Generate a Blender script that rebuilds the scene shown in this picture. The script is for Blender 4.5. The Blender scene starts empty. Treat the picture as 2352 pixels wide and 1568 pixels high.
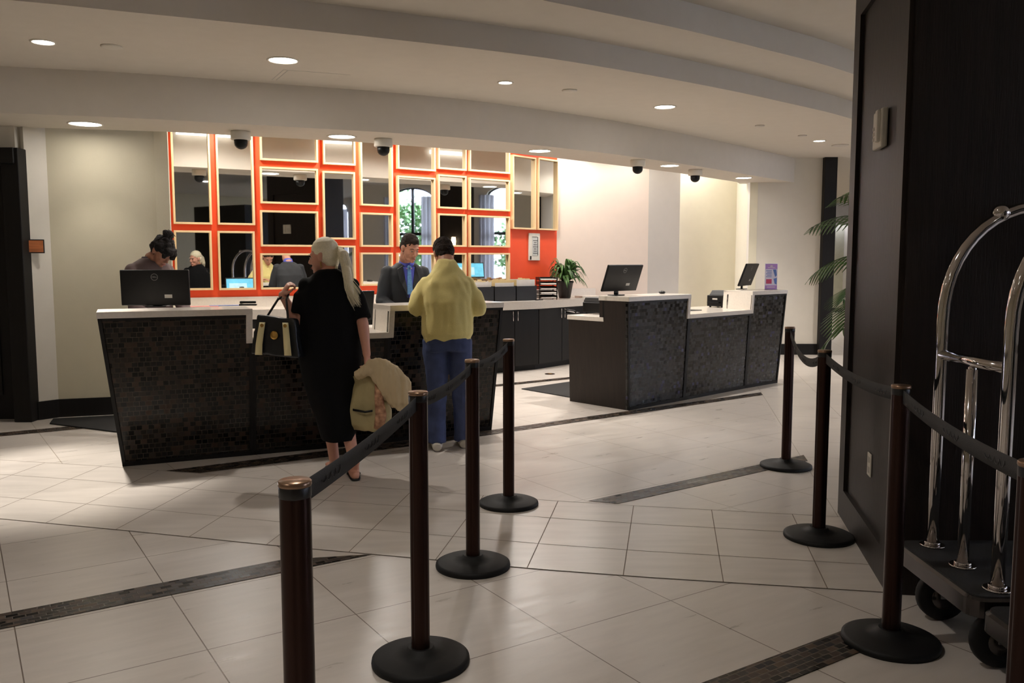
import bpy, bmesh, math, random
from mathutils import Vector, Matrix, noise
random.seed(7)
C = bpy.context.scene.collection
PI = math.pi
def R(a): return math.radians(a)
def V(*a): return Vector(a)

# ------------------------------------------------------------------ camera
cam = bpy.data.objects.new('camera', bpy.data.cameras.new('camera')); C.objects.link(cam)
cam.data.sensor_width = 36; cam.data.lens = 36 * 1972.07 / 2352
cam.data.clip_start = .05; cam.data.clip_end = 200
cam.location = (0, 0, 1.467); cam.rotation_euler = (R(90 - 5.388), 0, 0)
sc = bpy.context.scene; sc.camera = cam
# ------------------------------------------------------------------ world, exposure
w = bpy.data.worlds.new('overcast'); sc.world = w; w.use_nodes = True
bg = w.node_tree.nodes['Background']; bg.inputs[0].default_value = (.78, .82, 1, 1); bg.inputs[1].default_value = 10
vs = sc.view_settings; vs.view_transform = 'Standard'; vs.look = 'None'; vs.exposure = .7; vs.gamma = 1; vs.use_curve_mapping = False
sc.cycles.use_denoising = True; sc.cycles.max_bounces = 8; sc.cycles.diffuse_bounces = 4; sc.cycles.glossy_bounces = 6
sc.cycles.transparent_max_bounces = 10; sc.cycles.sample_clamp_indirect = 4; sc.cycles.caustics_reflective = False
# ------------------------------------------------------------------ lamps (downlights, wall washers, added fill spots; downlight housings are built further down)
Z1, Z2, Z3, Z4 = 2.66, 3.03, 3.22, 3.43
WARM = (1, .93, .84)
def spot(x, y, z, power, size=70, blend=.6, col=WARM, aim=None, rad=.05, shadow=True):
    l = bpy.data.lights.new('downlight_or_fill', 'SPOT'); l.energy = power; l.spot_size = R(size); l.spot_blend = blend
    l.color = col; l.shadow_soft_size = rad
    o = bpy.data.objects.new('downlight_or_fill', l); C.objects.link(o); o.location = (x, y, z)
    if aim: o.rotation_euler = (Vector(aim) - Vector((x, y, z))).to_track_quat('-Z', 'Y').to_euler()
    return o
# (x, y, ceiling height, trim diameter, power, beam)
DOWN = [(-3.368, 6.342, Z2, .15, 340, 48), (-1.795, 6.908, Z2, .225, 60, 100), (-.058, 7.751, Z2, .12, 80, 75),
        (1.561, 8.957, Z2, .21, 125, 110), (4.03, 11.456, Z2, .15, 35, 95),
        (-3.74, 7.672, Z1, .27, 13, 80), (-1.644, 8.441, Z1, .26, 40, 95), (.304, 9.532, Z1, .24, 45, 95),
        (1.99, 11.001, Z1, .235, 40, 95), (3.355, 12.605, Z1, .23, 30, 95)]
FILL = [(-.6, 2.9, Z4, .2, 45, 120), (-2.4, .6, Z4, .2, 45, 110), (-4.6, 2.6, Z4, .2, 10, 120), (-3., -1.5, Z4, .2, 60, 130), (3.2, -1., Z4, .2, 22, 130), (6.5, 3., Z4, .2, 60, 130), (6.6, 10.5, Z2, .2, 110, 150), (7.0, 16.5, Z2, .2, 110, 140), (7.8, 21.5, Z2, .2, 110, 140)]  # unseen spots added to brighten near floor, window side and corridor
for x, y, z, d, p, b in DOWN + FILL: spot(x, y, z - .03, p, b, aim=(x + .2, y - .62, 0) if b == 48 else None, blend=.75 if b == 48 else .6)
WASH = [(-3.0, 9.3, 60), (-1.7, 10.0, 60), (-.75, 10.55, 60), (.15, 11.3, 60), (1.05, 12.35, 36), (2.0, 12.75, 20), (3.0, 13.7, 22)]
for x, y, p in WASH: spot(x, y, 3.16, p, 165, .4, (1, .94, .88), rad=.12)

# ------------------------------------------------------------------ materials
def srgb(r, g, b):
    f = lambda c: (c / 255 / 12.92) if c / 255 <= .04045 else ((c / 255 + .055) / 1.055) ** 2.4
    return (f(r), f(g), f(b), 1)
def mat(name, col, rough=.5, metal=0, noise_amt=.06, scale=8, bump=0, bscale=60, spec=.5, coat=0, emit=None, estr=0, streak=None, sheen=0, tint2=None):
    m = bpy.data.materials.new(name); m.use_nodes = True; nt = m.node_tree; b = nt.nodes['Principled BSDF']
    b.inputs['Roughness'].default_value = rough; b.inputs['Metallic'].default_value = metal
    b.inputs['Specular IOR Level'].default_value = spec; b.inputs['Coat Weight'].default_value = coat
    b.inputs['Sheen Weight'].default_value = sheen
    tc = nt.nodes.new('ShaderNodeTexCoord'); mp = nt.nodes.new('ShaderNodeMapping')
    nt.links.new(tc.outputs['Object'], mp.inputs[0])
    if streak: mp.inputs['Scale'].default_value = streak
    nz = nt.nodes.new('ShaderNodeTexNoise'); nz.inputs['Scale'].default_value = scale; nz.inputs['Detail'].default_value = 4
    nt.links.new(mp.outputs[0], nz.inputs[0])
    rp = nt.nodes.new('ShaderNodeValToRGB'); c2 = tint2 or col
    rp.color_ramp.elements[0].position = .3; rp.color_ramp.elements[1].position = .7
    rp.color_ramp.elements[0].color = [c * (1 - noise_amt) for c in col[:3]] + [1]
    rp.color_ramp.elements[1].color = [min(1, c * (1 + noise_amt)) for c in c2[:3]] + [1]
    nt.links.new(nz.outputs['Fac'], rp.inputs[0]); nt.links.new(rp.outputs[0], b.inputs['Base Color'])
    if bump:
        n2 = nt.nodes.new('ShaderNodeTexNoise'); n2.inputs['Scale'].default_value = bscale; nt.links.new(mp.outputs[0], n2.inputs[0])
        bp = nt.nodes.new('ShaderNodeBump'); bp.inputs['Strength'].default_value = bump; bp.inputs['Distance'].default_value = .01
        nt.links.new(n2.outputs['Fac'], bp.inputs['Height']); nt.links.new(bp.outputs[0], b.inputs['Normal'])
    if emit: b.inputs['Emission Color'].default_value = emit; b.inputs['Emission Strength'].default_value = estr
    return m
def mosaic(name, cols, tw, th, grout, rough=.12, offset=.5, glow=None, mortar=.003, metal=0):
    """glass mosaic: every chip takes a colour of its own from the ramp"""
    m = bpy.data.materials.new(name); m.use_nodes = True; nt = m.node_tree; b = nt.nodes['Principled BSDF']; b.inputs['Specular IOR Level'].default_value = .3
    uv = nt.nodes.new('ShaderNodeTexCoord')
    br = nt.nodes.new('ShaderNodeTexBrick'); br.inputs['Scale'].default_value = 1; br.inputs['Brick Width'].default_value = tw; br.inputs['Row Height'].default_value = th
    br.inputs['Mortar Size'].default_value = mortar; br.inputs['Color1'].default_value = (0, 0, 0, 1); br.inputs['Color2'].default_value = (1, 1, 1, 1)
    br.offset = offset; br.offset_frequency = 2; nt.links.new(uv.outputs['UV'], br.inputs[0])
    rp = nt.nodes.new('ShaderNodeValToRGB'); rp.color_ramp.interpolation = 'CONSTANT'
    while len(rp.color_ramp.elements) < len(cols): rp.color_ramp.elements.new(.5)
    for i, (p, c) in enumerate(cols): rp.color_ramp.elements[i].position = p; rp.color_ramp.elements[i].color = c
    nt.links.new(br.outputs['Color'], rp.inputs[0])
    mx = nt.nodes.new('ShaderNodeMix'); mx.data_type = 'RGBA'; mx.inputs[7].default_value = grout
    nt.links.new(br.outputs['Fac'], mx.inputs[0]); nt.links.new(rp.outputs[0], mx.inputs[6]); nt.links.new(mx.outputs[2], b.inputs['Base Color'])
    rr = nt.nodes.new('ShaderNodeMapRange'); rr.inputs[3].default_value = rough; rr.inputs[4].default_value = rough + .28
    nt.links.new(br.outputs['Color'], rr.inputs[0]); nt.links.new(rr.outputs[0], b.inputs['Roughness'])
    inv = nt.nodes.new('ShaderNodeMath'); inv.operation = 'SUBTRACT'; inv.inputs[0].default_value = 1; nt.links.new(br.outputs['Fac'], inv.inputs[1])
    bp = nt.nodes.new('ShaderNodeBump'); bp.inputs['Strength'].default_value = .5; bp.inputs['Distance'].default_value = .003
    nt.links.new(inv.outputs[0], bp.inputs['Height']); nt.links.new(bp.outputs[0], b.inputs['Normal']); b.inputs['Metallic'].default_value = metal
    return m
def tilemat(name, ang, u0, v0, su, sv, col, grout, gw=.005):
    """large porcelain tiles laid in a grid turned by ang, joints through (u0, v0)"""
    m = bpy.data.materials.new(name); m.use_nodes = True; nt = m.node_tree; b = nt.nodes['Principled BSDF']
    tc = nt.nodes.new('ShaderNodeTexCoord'); mp = nt.nodes.new('ShaderNodeMapping'); mp.vector_type = 'POINT'
    mp.inputs['Rotation'].default_value = (0, 0, -R(ang)); mp.inputs['Location'].default_value = (-u0, -v0, 0)
    nt.links.new(tc.outputs['Object'], mp.inputs[0])
    br = nt.nodes.new('ShaderNodeTexBrick'); br.offset = 0; br.inputs['Scale'].default_value = 1
    br.inputs['Brick Width'].default_value = su; br.inputs['Row Height'].default_value = sv; br.inputs['Mortar Size'].default_value = gw / 2
    br.inputs['Mortar Smooth'].default_value = .1
    br.inputs['Color1'].default_value = (0, 0, 0, 1); br.inputs['Color2'].default_value = (1, 1, 1, 1)
    nt.links.new(mp.outputs[0], br.inputs[0])
    st = nt.nodes.new('ShaderNodeMapping'); st.inputs['Scale'].default_value = (1.2, 7, 1); nt.links.new(mp.outputs[0], st.inputs[0])
    nz = nt.nodes.new('ShaderNodeTexNoise'); nz.inputs['Scale'].default_value = 2.2; nz.inputs['Detail'].default_value = 6; nz.inputs['Roughness'].default_value = .6
    nt.links.new(st.outputs[0], nz.inputs[0])
    ad = nt.nodes.new('ShaderNodeMath'); ad.operation = 'MULTIPLY_ADD'; ad.inputs[1].default_value = .10; nt.links.new(br.outputs['Color'], ad.inputs[0]); nt.links.new(nz.outputs['Fac'], ad.inputs[2])
    rp = nt.nodes.new('ShaderNodeValToRGB'); rp.color_ramp.elements[0].position = .3; rp.color_ramp.elements[1].position = .8
    rp.color_ramp.elements[0].color = [c * .90 for c in col[:3]] + [1]; rp.color_ramp.elements[1].color = [min(1, c * 1.07) for c in col[:3]] + [1]
    nt.links.new(ad.outputs[0], rp.inputs[0])
    mx = nt.nodes.new('ShaderNodeMix'); mx.data_type = 'RGBA'; mx.inputs[7].default_value = grout
    nt.links.new(br.outputs['Fac'], mx.inputs[0]); nt.links.new(rp.outputs[0], mx.inputs[6]); nt.links.new(mx.outputs[2], b.inputs['Base Color'])
    rr = nt.nodes.new('ShaderNodeMapRange'); rr.inputs[3].default_value = .20; rr.inputs[4].default_value = .42
    nt.links.new(nz.outputs['Fac'], rr.inputs[0]); nt.links.new(rr.outputs[0], b.inputs['Roughness'])
    inv = nt.nodes.new('ShaderNodeMath'); inv.operation = 'SUBTRACT'; inv.inputs[0].default_value = 1; nt.links.new(br.outputs['Fac'], inv.inputs[1])
    n3 = nt.nodes.new('ShaderNodeTexNoise'); n3.inputs['Scale'].default_value = 9; nt.links.new(st.outputs[0], n3.inputs[0])
    ma = nt.nodes.new('ShaderNodeMath'); ma.operation = 'MULTIPLY_ADD'; ma.inputs[1].default_value = .12; nt.links.new(n3.outputs['Fac'], ma.inputs[0]); nt.links.new(inv.outputs[0], ma.inputs[2])
    bp = nt.nodes.new('ShaderNodeBump'); bp.inputs['Strength'].default_value = .35; bp.inputs['Distance'].default_value = .004
    nt.links.new(ma.outputs[0], bp.inputs['Height']); nt.links.new(bp.outputs[0], b.inputs['Normal'])
    return m
def glow(name, col, s):
    m = bpy.data.materials.new(name); m.use_nodes = True; nt = m.node_tree; nt.nodes.clear()
    e = nt.nodes.new('ShaderNodeEmission'); o = nt.nodes.new('ShaderNodeOutputMaterial'); tc = nt.nodes.new('ShaderNodeTexCoord')
    nz = nt.nodes.new('ShaderNodeTexNoise'); nz.inputs['Scale'].default_value = 14; nt.links.new(tc.outputs['Object'], nz.inputs[0])
    mr = nt.nodes.new('ShaderNodeMapRange'); mr.inputs[3].default_value = s * .7; mr.inputs[4].default_value = s * 1.3; nt.links.new(nz.outputs['Fac'], mr.inputs[0])
    e.inputs[0].default_value = col; nt.links.new(mr.outputs[0], e.inputs[1]); nt.links.new(e.outputs[0], o.inputs[0]); return m
FL = srgb(204, 196, 188)
GR = srgb(112, 98, 86)
M = dict(
    tileA=tilemat('porcelain_near', 33.1, .142, 2.64, .6, .61, FL, GR),
    tileC=tilemat('porcelain_far', 35, 3.325, 4.61, .622, .625, FL, srgb(150, 138, 124), .005),
    tileR=tilemat('porcelain_right', -11, .92, 5.47, .6, .58, FL, srgb(150, 138, 124), .005),
    band=mat('porcelain_band', FL, .3, noise_amt=.07, scale=2.2, streak=(1.2, 7, 1)),
    grout=mat('grout', srgb(122, 110, 98), .8),
    strip=mosaic('floor_mosaic', [(0, srgb(22, 18, 16)), (.35, srgb(44, 36, 30)), (.6, srgb(60, 46, 38)), (.82, srgb(82, 66, 52)), (.94, srgb(30, 26, 30))], .048, .03, srgb(98, 90, 82), .22, .5, mortar=.0022),
    deskmos=mosaic('desk_mosaic', [(0, srgb(10, 9, 8)), (.3, srgb(24, 20, 17)), (.55, srgb(36, 28, 22)), (.8, srgb(52, 36, 25)), (.92, srgb(14, 12, 12))], .040, .036, srgb(62, 54, 46), .10, .33, mortar=.0022),
    deskmosB=mosaic('desk_mosaic_grey', [(0, srgb(10, 10, 11)), (.3, srgb(42, 40, 38)), (.55, srgb(36, 35, 34)), (.8, srgb(48, 46, 45)), (.95, srgb(54, 52, 80))], .040, .034, srgb(54, 52, 50), .10, .4, mortar=.0018),  # the bluish last chips hold purple reflected glints in their colour
    cream=mat('cream_paint', srgb(212, 206, 194), .75, bump=.05, noise_amt=.015),
    wallL=mat('olive_cream_paint', srgb(206, 198, 174), .75, bump=.05, noise_amt=.015),
    ceil=mat('ceiling_paint', srgb(210, 202, 190), .85, noise_amt=.015, bump=.04),
    orange=mat('orange_paint', srgb(236, 78, 30), .6, bump=.04, noise_amt=.02),
    wallpink=mat('warm_white_with_bounce', srgb(226, 210, 196), .75, bump=.05, noise_amt=.015),  # warm white; its pink partly holds bounce from the orange wall
    yellow=mat('warm_lit_recess', srgb(218, 211, 188), .75, noise_amt=.015),  # yellow cast of a warm lamp put into the recess colour
    greywall=mat('pillar_shade_grey', srgb(196, 190, 182), .75, noise_amt=.015),  # grey stands in for duller light on the pillar; also plain grey parts
    pale=mat('pale_ash_wood', srgb(226, 196, 150), .5, noise_amt=.08, scale=5, streak=(1, 1, .15), bump=.05),
    dark=mat('espresso_wood', srgb(34, 26, 22), .5, spec=.3, noise_amt=.25, scale=7, streak=(6, 6, .35), bump=.12, bscale=30),
    black=mat('black_wood', srgb(17, 15, 14), .55, spec=.3, noise_amt=.2, scale=7, streak=(6, 6, .35)),
    quartz=mat('white_quartz', srgb(222, 214, 204), .22, noise_amt=.04, scale=60, coat=.2),
    mirror=mat('mirror_glass', (.86, .88, .87, 1), .015, 1, noise_amt=.004),
    chrome=mat('polished_chrome', srgb(205, 200, 198), .08, 1, noise_amt=.02),
    rimm=mat('dark_metal_rim', srgb(84, 80, 80), .25, .9),
    steel=mat('brushed_steel', srgb(190, 188, 184), .3, 1),
    brass=mat('brass', srgb(190, 150, 80), .3, 1),
    bronze=mat('oil_rubbed_bronze', srgb(50, 30, 24), .28, .7, noise_amt=.12, scale=3),
    capm=mat('satin_bronze_cap', srgb(150, 122, 100), .3, .8),
    postblk=mat('post_black', srgb(22, 20, 20), .4, bump=.05),
    rubber=mat('black_rubber', srgb(15, 15, 16), .6, noise_amt=.1, bump=.04, spec=.3),
    mat_=mat('mat_rubber', srgb(24, 24, 25), .8, noise_amt=.2, bump=.4, bscale=300),
    belt=mat('belt_webbing', srgb(44, 44, 46), .8, noise_amt=.15, bump=.3, bscale=400),
    beltink=mat('belt_print', srgb(78, 77, 78), .8),
    plastic=mat('black_plastic', srgb(9, 9, 11), .4, spec=.3, noise_amt=.1),
    dgrey=mat('dark_grey_plastic', srgb(38, 38, 40), .5, spec=.35),
    logo=mat('silver_logo', srgb(150, 150, 150), .35, .6),
    label=mat('white_label', srgb(190, 190, 186), .6),
    white=mat('white_plastic', srgb(214, 208, 196), .5),
    paper=mat('paper', srgb(236, 230, 222), .8),
    manila=mat('manila_paper', srgb(236, 214, 160), .8),
    pink=mat('pink_paper', srgb(232, 150, 140), .8),
    screen=glow('screen_light', srgb(120, 200, 225), .9),
    scr2=glow('screen_window', srgb(190, 225, 235), .9),
    bulb=glow('lamp_lens', (1, .94, .86, 1), 22),
    dimbulb=glow('small_lamp_lens', (1, .9, .75, 1), 4),
    tube=glow('cove_light', (1, .95, .86, 1), 2.5),
    reflector=mat('lamp_reflector', srgb(220, 215, 210), .2, .8),
    leaf=mat('leaf_green', srgb(40, 70, 32), .45, noise_amt=.4, scale=12, tint2=srgb(76, 112, 56)),
    palm=mat('palm_green', srgb(44, 88, 30), .42, noise_amt=.3, scale=6, tint2=srgb(80, 128, 46)),
    treeleaf=mat('tree_green', srgb(62, 104, 58), .7, noise_amt=.4, scale=3, tint2=srgb(100, 140, 84)),
    bark=mat('bark', srgb(80, 62, 48), .9, bump=.4),
    soil=mat('soil', srgb(40, 30, 24), .95),
    grass=mat('lawn', srgb(120, 120, 112), .9, noise_amt=.2),
    pot=mat('dark_pot', srgb(34, 30, 28), .4),
    skinW=mat('skin_fair', srgb(206, 150, 128), .5, noise_amt=.05),
    skinM=mat('skin_tan', srgb(186, 132, 108), .5, noise_amt=.05),
    skinD=mat('skin_brown', srgb(150, 100, 78), .5, noise_amt=.05),
    hairW=mat('platinum_hair', srgb(240, 231, 202), .5, noise_amt=.09, scale=18, streak=(9, 1, 9), bump=.25, bscale=60),
    hairB=mat('dark_brown_hair', srgb(38, 27, 21), .75, spec=.25, noise_amt=.3, scale=30, bump=.6, bscale=120),
    hairK=mat('black_hair', srgb(22, 16, 14), .75, noise_amt=.3, scale=30, bump=.6, bscale=120, spec=.25),
    blackdress=mat('black_dress_fabric', srgb(11, 11, 13), .9, noise_amt=.1, spec=.2),
    yellow_knit=mat('yellow_knit', srgb(234, 218, 144), .9, noise_amt=.05, bump=.35, bscale=260, sheen=.2),
    denim=mat('blue_denim', srgb(62, 74, 112), .85, noise_amt=.18, scale=14, bump=.25, bscale=300),
    suit=mat('charcoal_suit', srgb(32, 33, 37), .8, noise_amt=.08, bump=.1, bscale=400),
    shirt=mat('blue_shirt', srgb(76, 82, 176), .75),
    tie=mat('blue_tie', srgb(86, 128, 170), .5, noise_amt=.25, scale=60),
    blouse=mat('mauve_shirt', srgb(92, 74, 72), .8),
    collar=mat('dark_collar', srgb(52, 34, 44), .8),
    sole=mat('sneaker_white', srgb(196, 190, 178), .7),
    eyewhite=mat('eye_white', srgb(168, 154, 144), .3),
    lip=mat('lips', srgb(150, 84, 76), .5),
    purse=mat('black_leather', srgb(20, 22, 26), .35, bump=.15, bscale=80),
    creaml=mat('cream_leather', srgb(222, 210, 160), .5),
    beige=mat('beige_leather', srgb(176, 162, 118), .55, noise_amt=.08, bump=.2, bscale=60),
    floral=mat('floral_fabric', srgb(150, 84, 60), .8, noise_amt=.5, scale=22, tint2=srgb(190, 150, 120)),
    jacket=mat('cream_jacket', srgb(206, 186, 150), .85, noise_amt=.05, bump=.2, bscale=60),
    purple=mat('purple_print', srgb(182, 140, 214), .5),
    lilac=mat('lilac_print', srgb(228, 224, 244), .5),
    magenta=mat('magenta_print', srgb(196, 70, 110), .5),
    blueink=mat('blue_print', srgb(90, 120, 190), .5),
    signor=mat('sign_stripes', srgb(176, 104, 60), .5, noise_amt=.3, scale=6, streak=(1, 1, 9)),
    curtain=mat('striped_curtain', srgb(196, 196, 206), .8, noise_amt=.25, scale=5, streak=(3, 3, .25)),
    sky_strip=mat('cool_white_paint', srgb(214, 218, 230), .7),
    sconce=glow('sconce_light', (1, .8, .5, 1), 7),
    olive=mat('olive_paint', srgb(196, 194, 172), .7),
)
# clear glass pane
g = bpy.data.materials.new('window_glass'); g.use_nodes = True; nt = g.node_tree; nt.nodes.clear()
o_ = nt.nodes.new('ShaderNodeOutputMaterial'); mx = nt.nodes.new('ShaderNodeMixShader'); tr = nt.nodes.new('ShaderNodeBsdfTransparent'); gl = nt.nodes.new('ShaderNodeBsdfGlossy')
fr = nt.nodes.new('ShaderNodeFresnel'); fr.inputs[0].default_value = 1.4; gl.inputs['Roughness'].default_value = .02; tr.inputs[0].default_value = (.95, .98, 1, 1)
nt.links.new(fr.outputs[0], mx.inputs[0]); nt.links.new(tr.outputs[0], mx.inputs[1]); nt.links.new(gl.outputs[0], mx.inputs[2]); nt.links.new(mx.outputs[0], o_.inputs[0])
M['glass'] = g

# sheer drape: part of the daylight passes through
cm = M['curtain']; nt = cm.node_tree; bs = nt.nodes['Principled BSDF']; tl = nt.nodes.new('ShaderNodeBsdfTranslucent'); mx = nt.nodes.new('ShaderNodeMixShader')
mx.inputs[0].default_value = .75; nt.links.new(bs.outputs[0], mx.inputs[1]); nt.links.new(tl.outputs[0], mx.inputs[2]); tl.inputs[0].default_value = srgb(232, 232, 236)
nt.links.new(mx.outputs[0], nt.nodes['Material Output'].inputs[0])

# ------------------------------------------------------------------ mesh helpers
class MB:
    def __init__(s): s.v = []; s.f = []; s.m = []; s.sm = []; s.mi = 0
    def add(s, vs, fs, smooth=False):
        k = len(s.v); s.v += [tuple(v) for v in vs]
        for f in fs: s.f.append([i + k for i in f]); s.m.append(s.mi); s.sm.append(smooth)
        return s
    def box(s, c, d, rz=0, mx=None):
        x, y, z = [k / 2 for k in d]
        p = [V(a * x, b * y, e * z) for a in (-1, 1) for b in (-1, 1) for e in (-1, 1)]
        m = mx or Matrix.Rotation(rz, 4, 'Z'); p = [m @ q + Vector(c) for q in p]
        return s.add(p, [(0, 1, 3, 2), (4, 6, 7, 5), (0, 4, 5, 1), (2, 3, 7, 6), (0, 2, 6, 4), (1, 5, 7, 3)])
    def hexa(s, lo, hi):
        """closed solid between two equal rings of points"""
        n = len(lo); s.add(list(lo) + list(hi), [tuple(range(n))[::-1], tuple(range(n, 2 * n))] + [(i, (i + 1) % n, n + (i + 1) % n, n + i) for i in range(n)]); return s
    def prism(s, poly, z0, z1): return s.hexa([(p[0], p[1], z0) for p in poly], [(p[0], p[1], z1) for p in poly])
    def quad(s, *p): return s.add(p, [tuple(range(len(p)))])
    def lathe(s, prof, c=(0, 0, 0), n=32, mx=None, caps=True):
        vs = []; m = mx or Matrix()
        for r, z in prof:
            for i in range(n):
                a = 2 * PI * i / n; vs.append(m @ V(r * math.cos(a), r * math.sin(a), z) + Vector(c))
        fs = [(j * n + i, j * n + (i + 1) % n, (j + 1) * n + (i + 1) % n, (j + 1) * n + i) for j in range(len(prof) - 1) for i in range(n)]
        s.add(vs, fs, True)
        if caps:
            k = len(s.v) - len(vs); s.f.append([k + i for i in range(n)][::-1]); s.f.append([k + (len(prof) - 1) * n + i for i in range(n)]); s.m += [s.mi] * 2; s.sm += [False] * 2
        return s
    def cyl(s, a, b, r, r2=None, n=20, smooth=True): return s.tube([a, b], [r, r if r2 is None else r2], n)
    def tube(s, pts, r, n=12, flat=None, up=None, closed_caps=True):
        """swept circle (or ellipse with flat=(a,b) factors) along pts; r number or list"""
        pts = [Vector(p) for p in pts]; L = len(pts); rs = r if isinstance(r, (list, tuple)) else [r] * L
        vs = []; prev = None
        for i, p in enumerate(pts):
            t = (pts[min(i + 1, L - 1)] - pts[max(i - 1, 0)]).normalized()
            if up is not None: a = Vector(up) - t * t.dot(Vector(up))
            elif prev is None: a = t.orthogonal()
            else: a = prev - t * t.dot(prev)
            a.normalize(); b = t.cross(a); prev = a
            ra, rb = rs[i] if isinstance(rs[i], (list, tuple)) else (rs[i], rs[i])
            for k in range(n):
                th = 2 * PI * k / n; vs.append(p + a * ra * math.cos(th) + b * rb * math.sin(th))
        fs = [(j * n + i, j * n + (i + 1) % n, (j + 1) * n + (i + 1) % n, (j + 1) * n + i) for j in range(L - 1) for i in range(n)]
        s.add(vs, fs, True); k = len(s.v) - len(vs)
        s.f.append([k + i for i in range(n)][::-1]); s.f.append([k + (L - 1) * n + i for i in range(n)]); s.m += [s.mi] * 2; s.sm += [True] * 2
        return s
    def ell(s, c, r, n=16, mx=None):
        m = mx or Matrix(); vs = []; fs = []; h = n // 2
        for j in range(1, h):
            ph = PI * j / h
            for i in range(n):
                a = 2 * PI * i / n; vs.append(m @ V(r[0] * math.sin(ph) * math.cos(a), r[1] * math.sin(ph) * math.sin(a), r[2] * math.cos(ph)) + Vector(c))
        t = len(vs); vs += [m @ V(0, 0, r[2]) + Vector(c), m @ V(0, 0, -r[2]) + Vector(c)]
        for j in range(h - 2):
            for i in range(n): fs.append((j * n + i, (j + 1) * n + i, (j + 1) * n + (i + 1) % n, j * n + (i + 1) % n))
        for i in range(n): fs.append((t, i, (i + 1) % n)); fs.append((t + 1, (h - 2) * n + (i + 1) % n, (h - 2) * n + i))
        return s.add(vs, fs, True)
    def ribbon(s, pts, wid, up=(0, 0, 1), th=.002):
        """thin solid strap: pts centre line, width vector per point or constant"""
        pts = [Vector(p) for p in pts]; W = [Vector(q) for q in wid] if isinstance(wid[0], (tuple, list, Vector)) else [Vector(wid)] * len(pts)
        vs = []
        for i, p in enumerate(pts):
            t = (pts[min(i + 1, len(pts) - 1)] - pts[max(i - 1, 0)]).normalized(); nn = t.cross(W[i]).normalized() * th / 2; h = W[i] / 2
            vs += [p - h - nn, p + h - nn, p + h + nn, p - h + nn]
        fs = [(4 * i + k, 4 * i + (k + 1) % 4, 4 * i + 4 + (k + 1) % 4, 4 * i + 4 + k) for i in range(len(pts) - 1) for k in range(4)]
        L = len(pts) * 4 - 4; return s.add(vs, fs + [(3, 2, 1, 0), (L, L + 1, L + 2, L + 3)], True)
    def build(s, name, m, parent=None, bevel=0, uv=True, origin=None, tri=False, fix=True):
        me = bpy.data.meshes.new(name); org = Vector(origin) if origin else Vector((0, 0, 0))
        me.from_pydata([tuple(Vector(v) - org) for v in s.v], [], s.f)
        for mm in (m if isinstance(m, (list, tuple)) else [m]): me.materials.append(M[mm] if isinstance(mm, str) else mm)
        me.polygons.foreach_set('material_index', s.m); me.polygons.foreach_set('use_smooth', s.sm)
        bm = bmesh.new(); bm.from_mesh(me)
        if tri: bmesh.ops.triangulate(bm, faces=bm.faces[:])
        if fix: bmesh.ops.recalc_face_normals(bm, faces=bm.faces)
        if uv:
            ul = bm.loops.layers.uv.new('metres'); Z = V(0, 0, 1)
            for f in bm.faces:
                n = f.normal
                if abs(n.z) > .95: u, v = V(1, 0, 0), V(0, 1, 0)
                else: u = Z.cross(n).normalized(); v = n.cross(u)
                for l in f.loops: q = l.vert.co; l[ul].uv = (q.dot(u), q.dot(v))
        bm.to_mesh(me); bm.free()
        o = bpy.data.objects.new(name, me); C.objects.link(o); o.location = org
        if parent is not None: o.parent = parent
        if bevel:
            b = o.modifiers.new('bevel', 'BEVEL'); b.width = bevel; b.segments = 2; b.limit_method = 'ANGLE'; b.angle_limit = R(40)
        return o
def tag(o, label, cat, group=None, kind=None):
    if label: o['label'] = label
    if cat: o['category'] = cat
    if group: o['group'] = group
    if kind: o['kind'] = kind
    return o
def thing(name, label, cat, loc=(0, 0, 0), rz=0, group=None):
    o = bpy.data.objects.new(name, None); C.objects.link(o); o.location = loc; o.rotation_euler = (0, 0, rz); o.empty_display_size = .1
    return tag(o, label, cat, group)
def struct(o): o['kind'] = 'structure'; return o
def copy_tree(o, parent=None):
    c = o.copy(); C.objects.link(c)
    if parent is not None: c.parent = parent
    for ch in list(o.children): copy_tree(ch, c)
    return c
def text_mesh(txt, size, name, m, parent, mx, ext=.0004):
    cu = bpy.data.curves.new('lettering', 'FONT'); cu.body = txt; cu.size = size; cu.align_x = 'CENTER'; cu.align_y = 'CENTER'; cu.extrude = ext
    t = bpy.data.objects.new('lettering', cu); C.objects.link(t); dg = bpy.context.evaluated_depsgraph_get()
    me = bpy.data.meshes.new_from_object(t.evaluated_get(dg)); bpy.data.objects.remove(t); me.materials.clear(); me.materials.append(M[m]); me.transform(mx)
    o = bpy.data.objects.new(name, me); C.objects.link(o); o.parent = parent; return o
def P2(p): return Vector((p[0], p[1]))
def offset_line(pts, d):
    """shift a plan polyline to its left by d with mitred corners"""
    out = []; n = len(pts); pts = [P2(p) for p in pts]
    for i in range(n):
        ns = []
        for a, b in ((i - 1, i), (i, i + 1)):
            if a >= 0 and b < n: t = (pts[b] - pts[a]).normalized(); ns.append(V(-t.y, t.x))
        q = sum(ns, V(0, 0)).normalized(); q = q / max(.5, q.dot(ns[0])); out.append(pts[i] + q.to_2d() * d)
    return out

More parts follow.
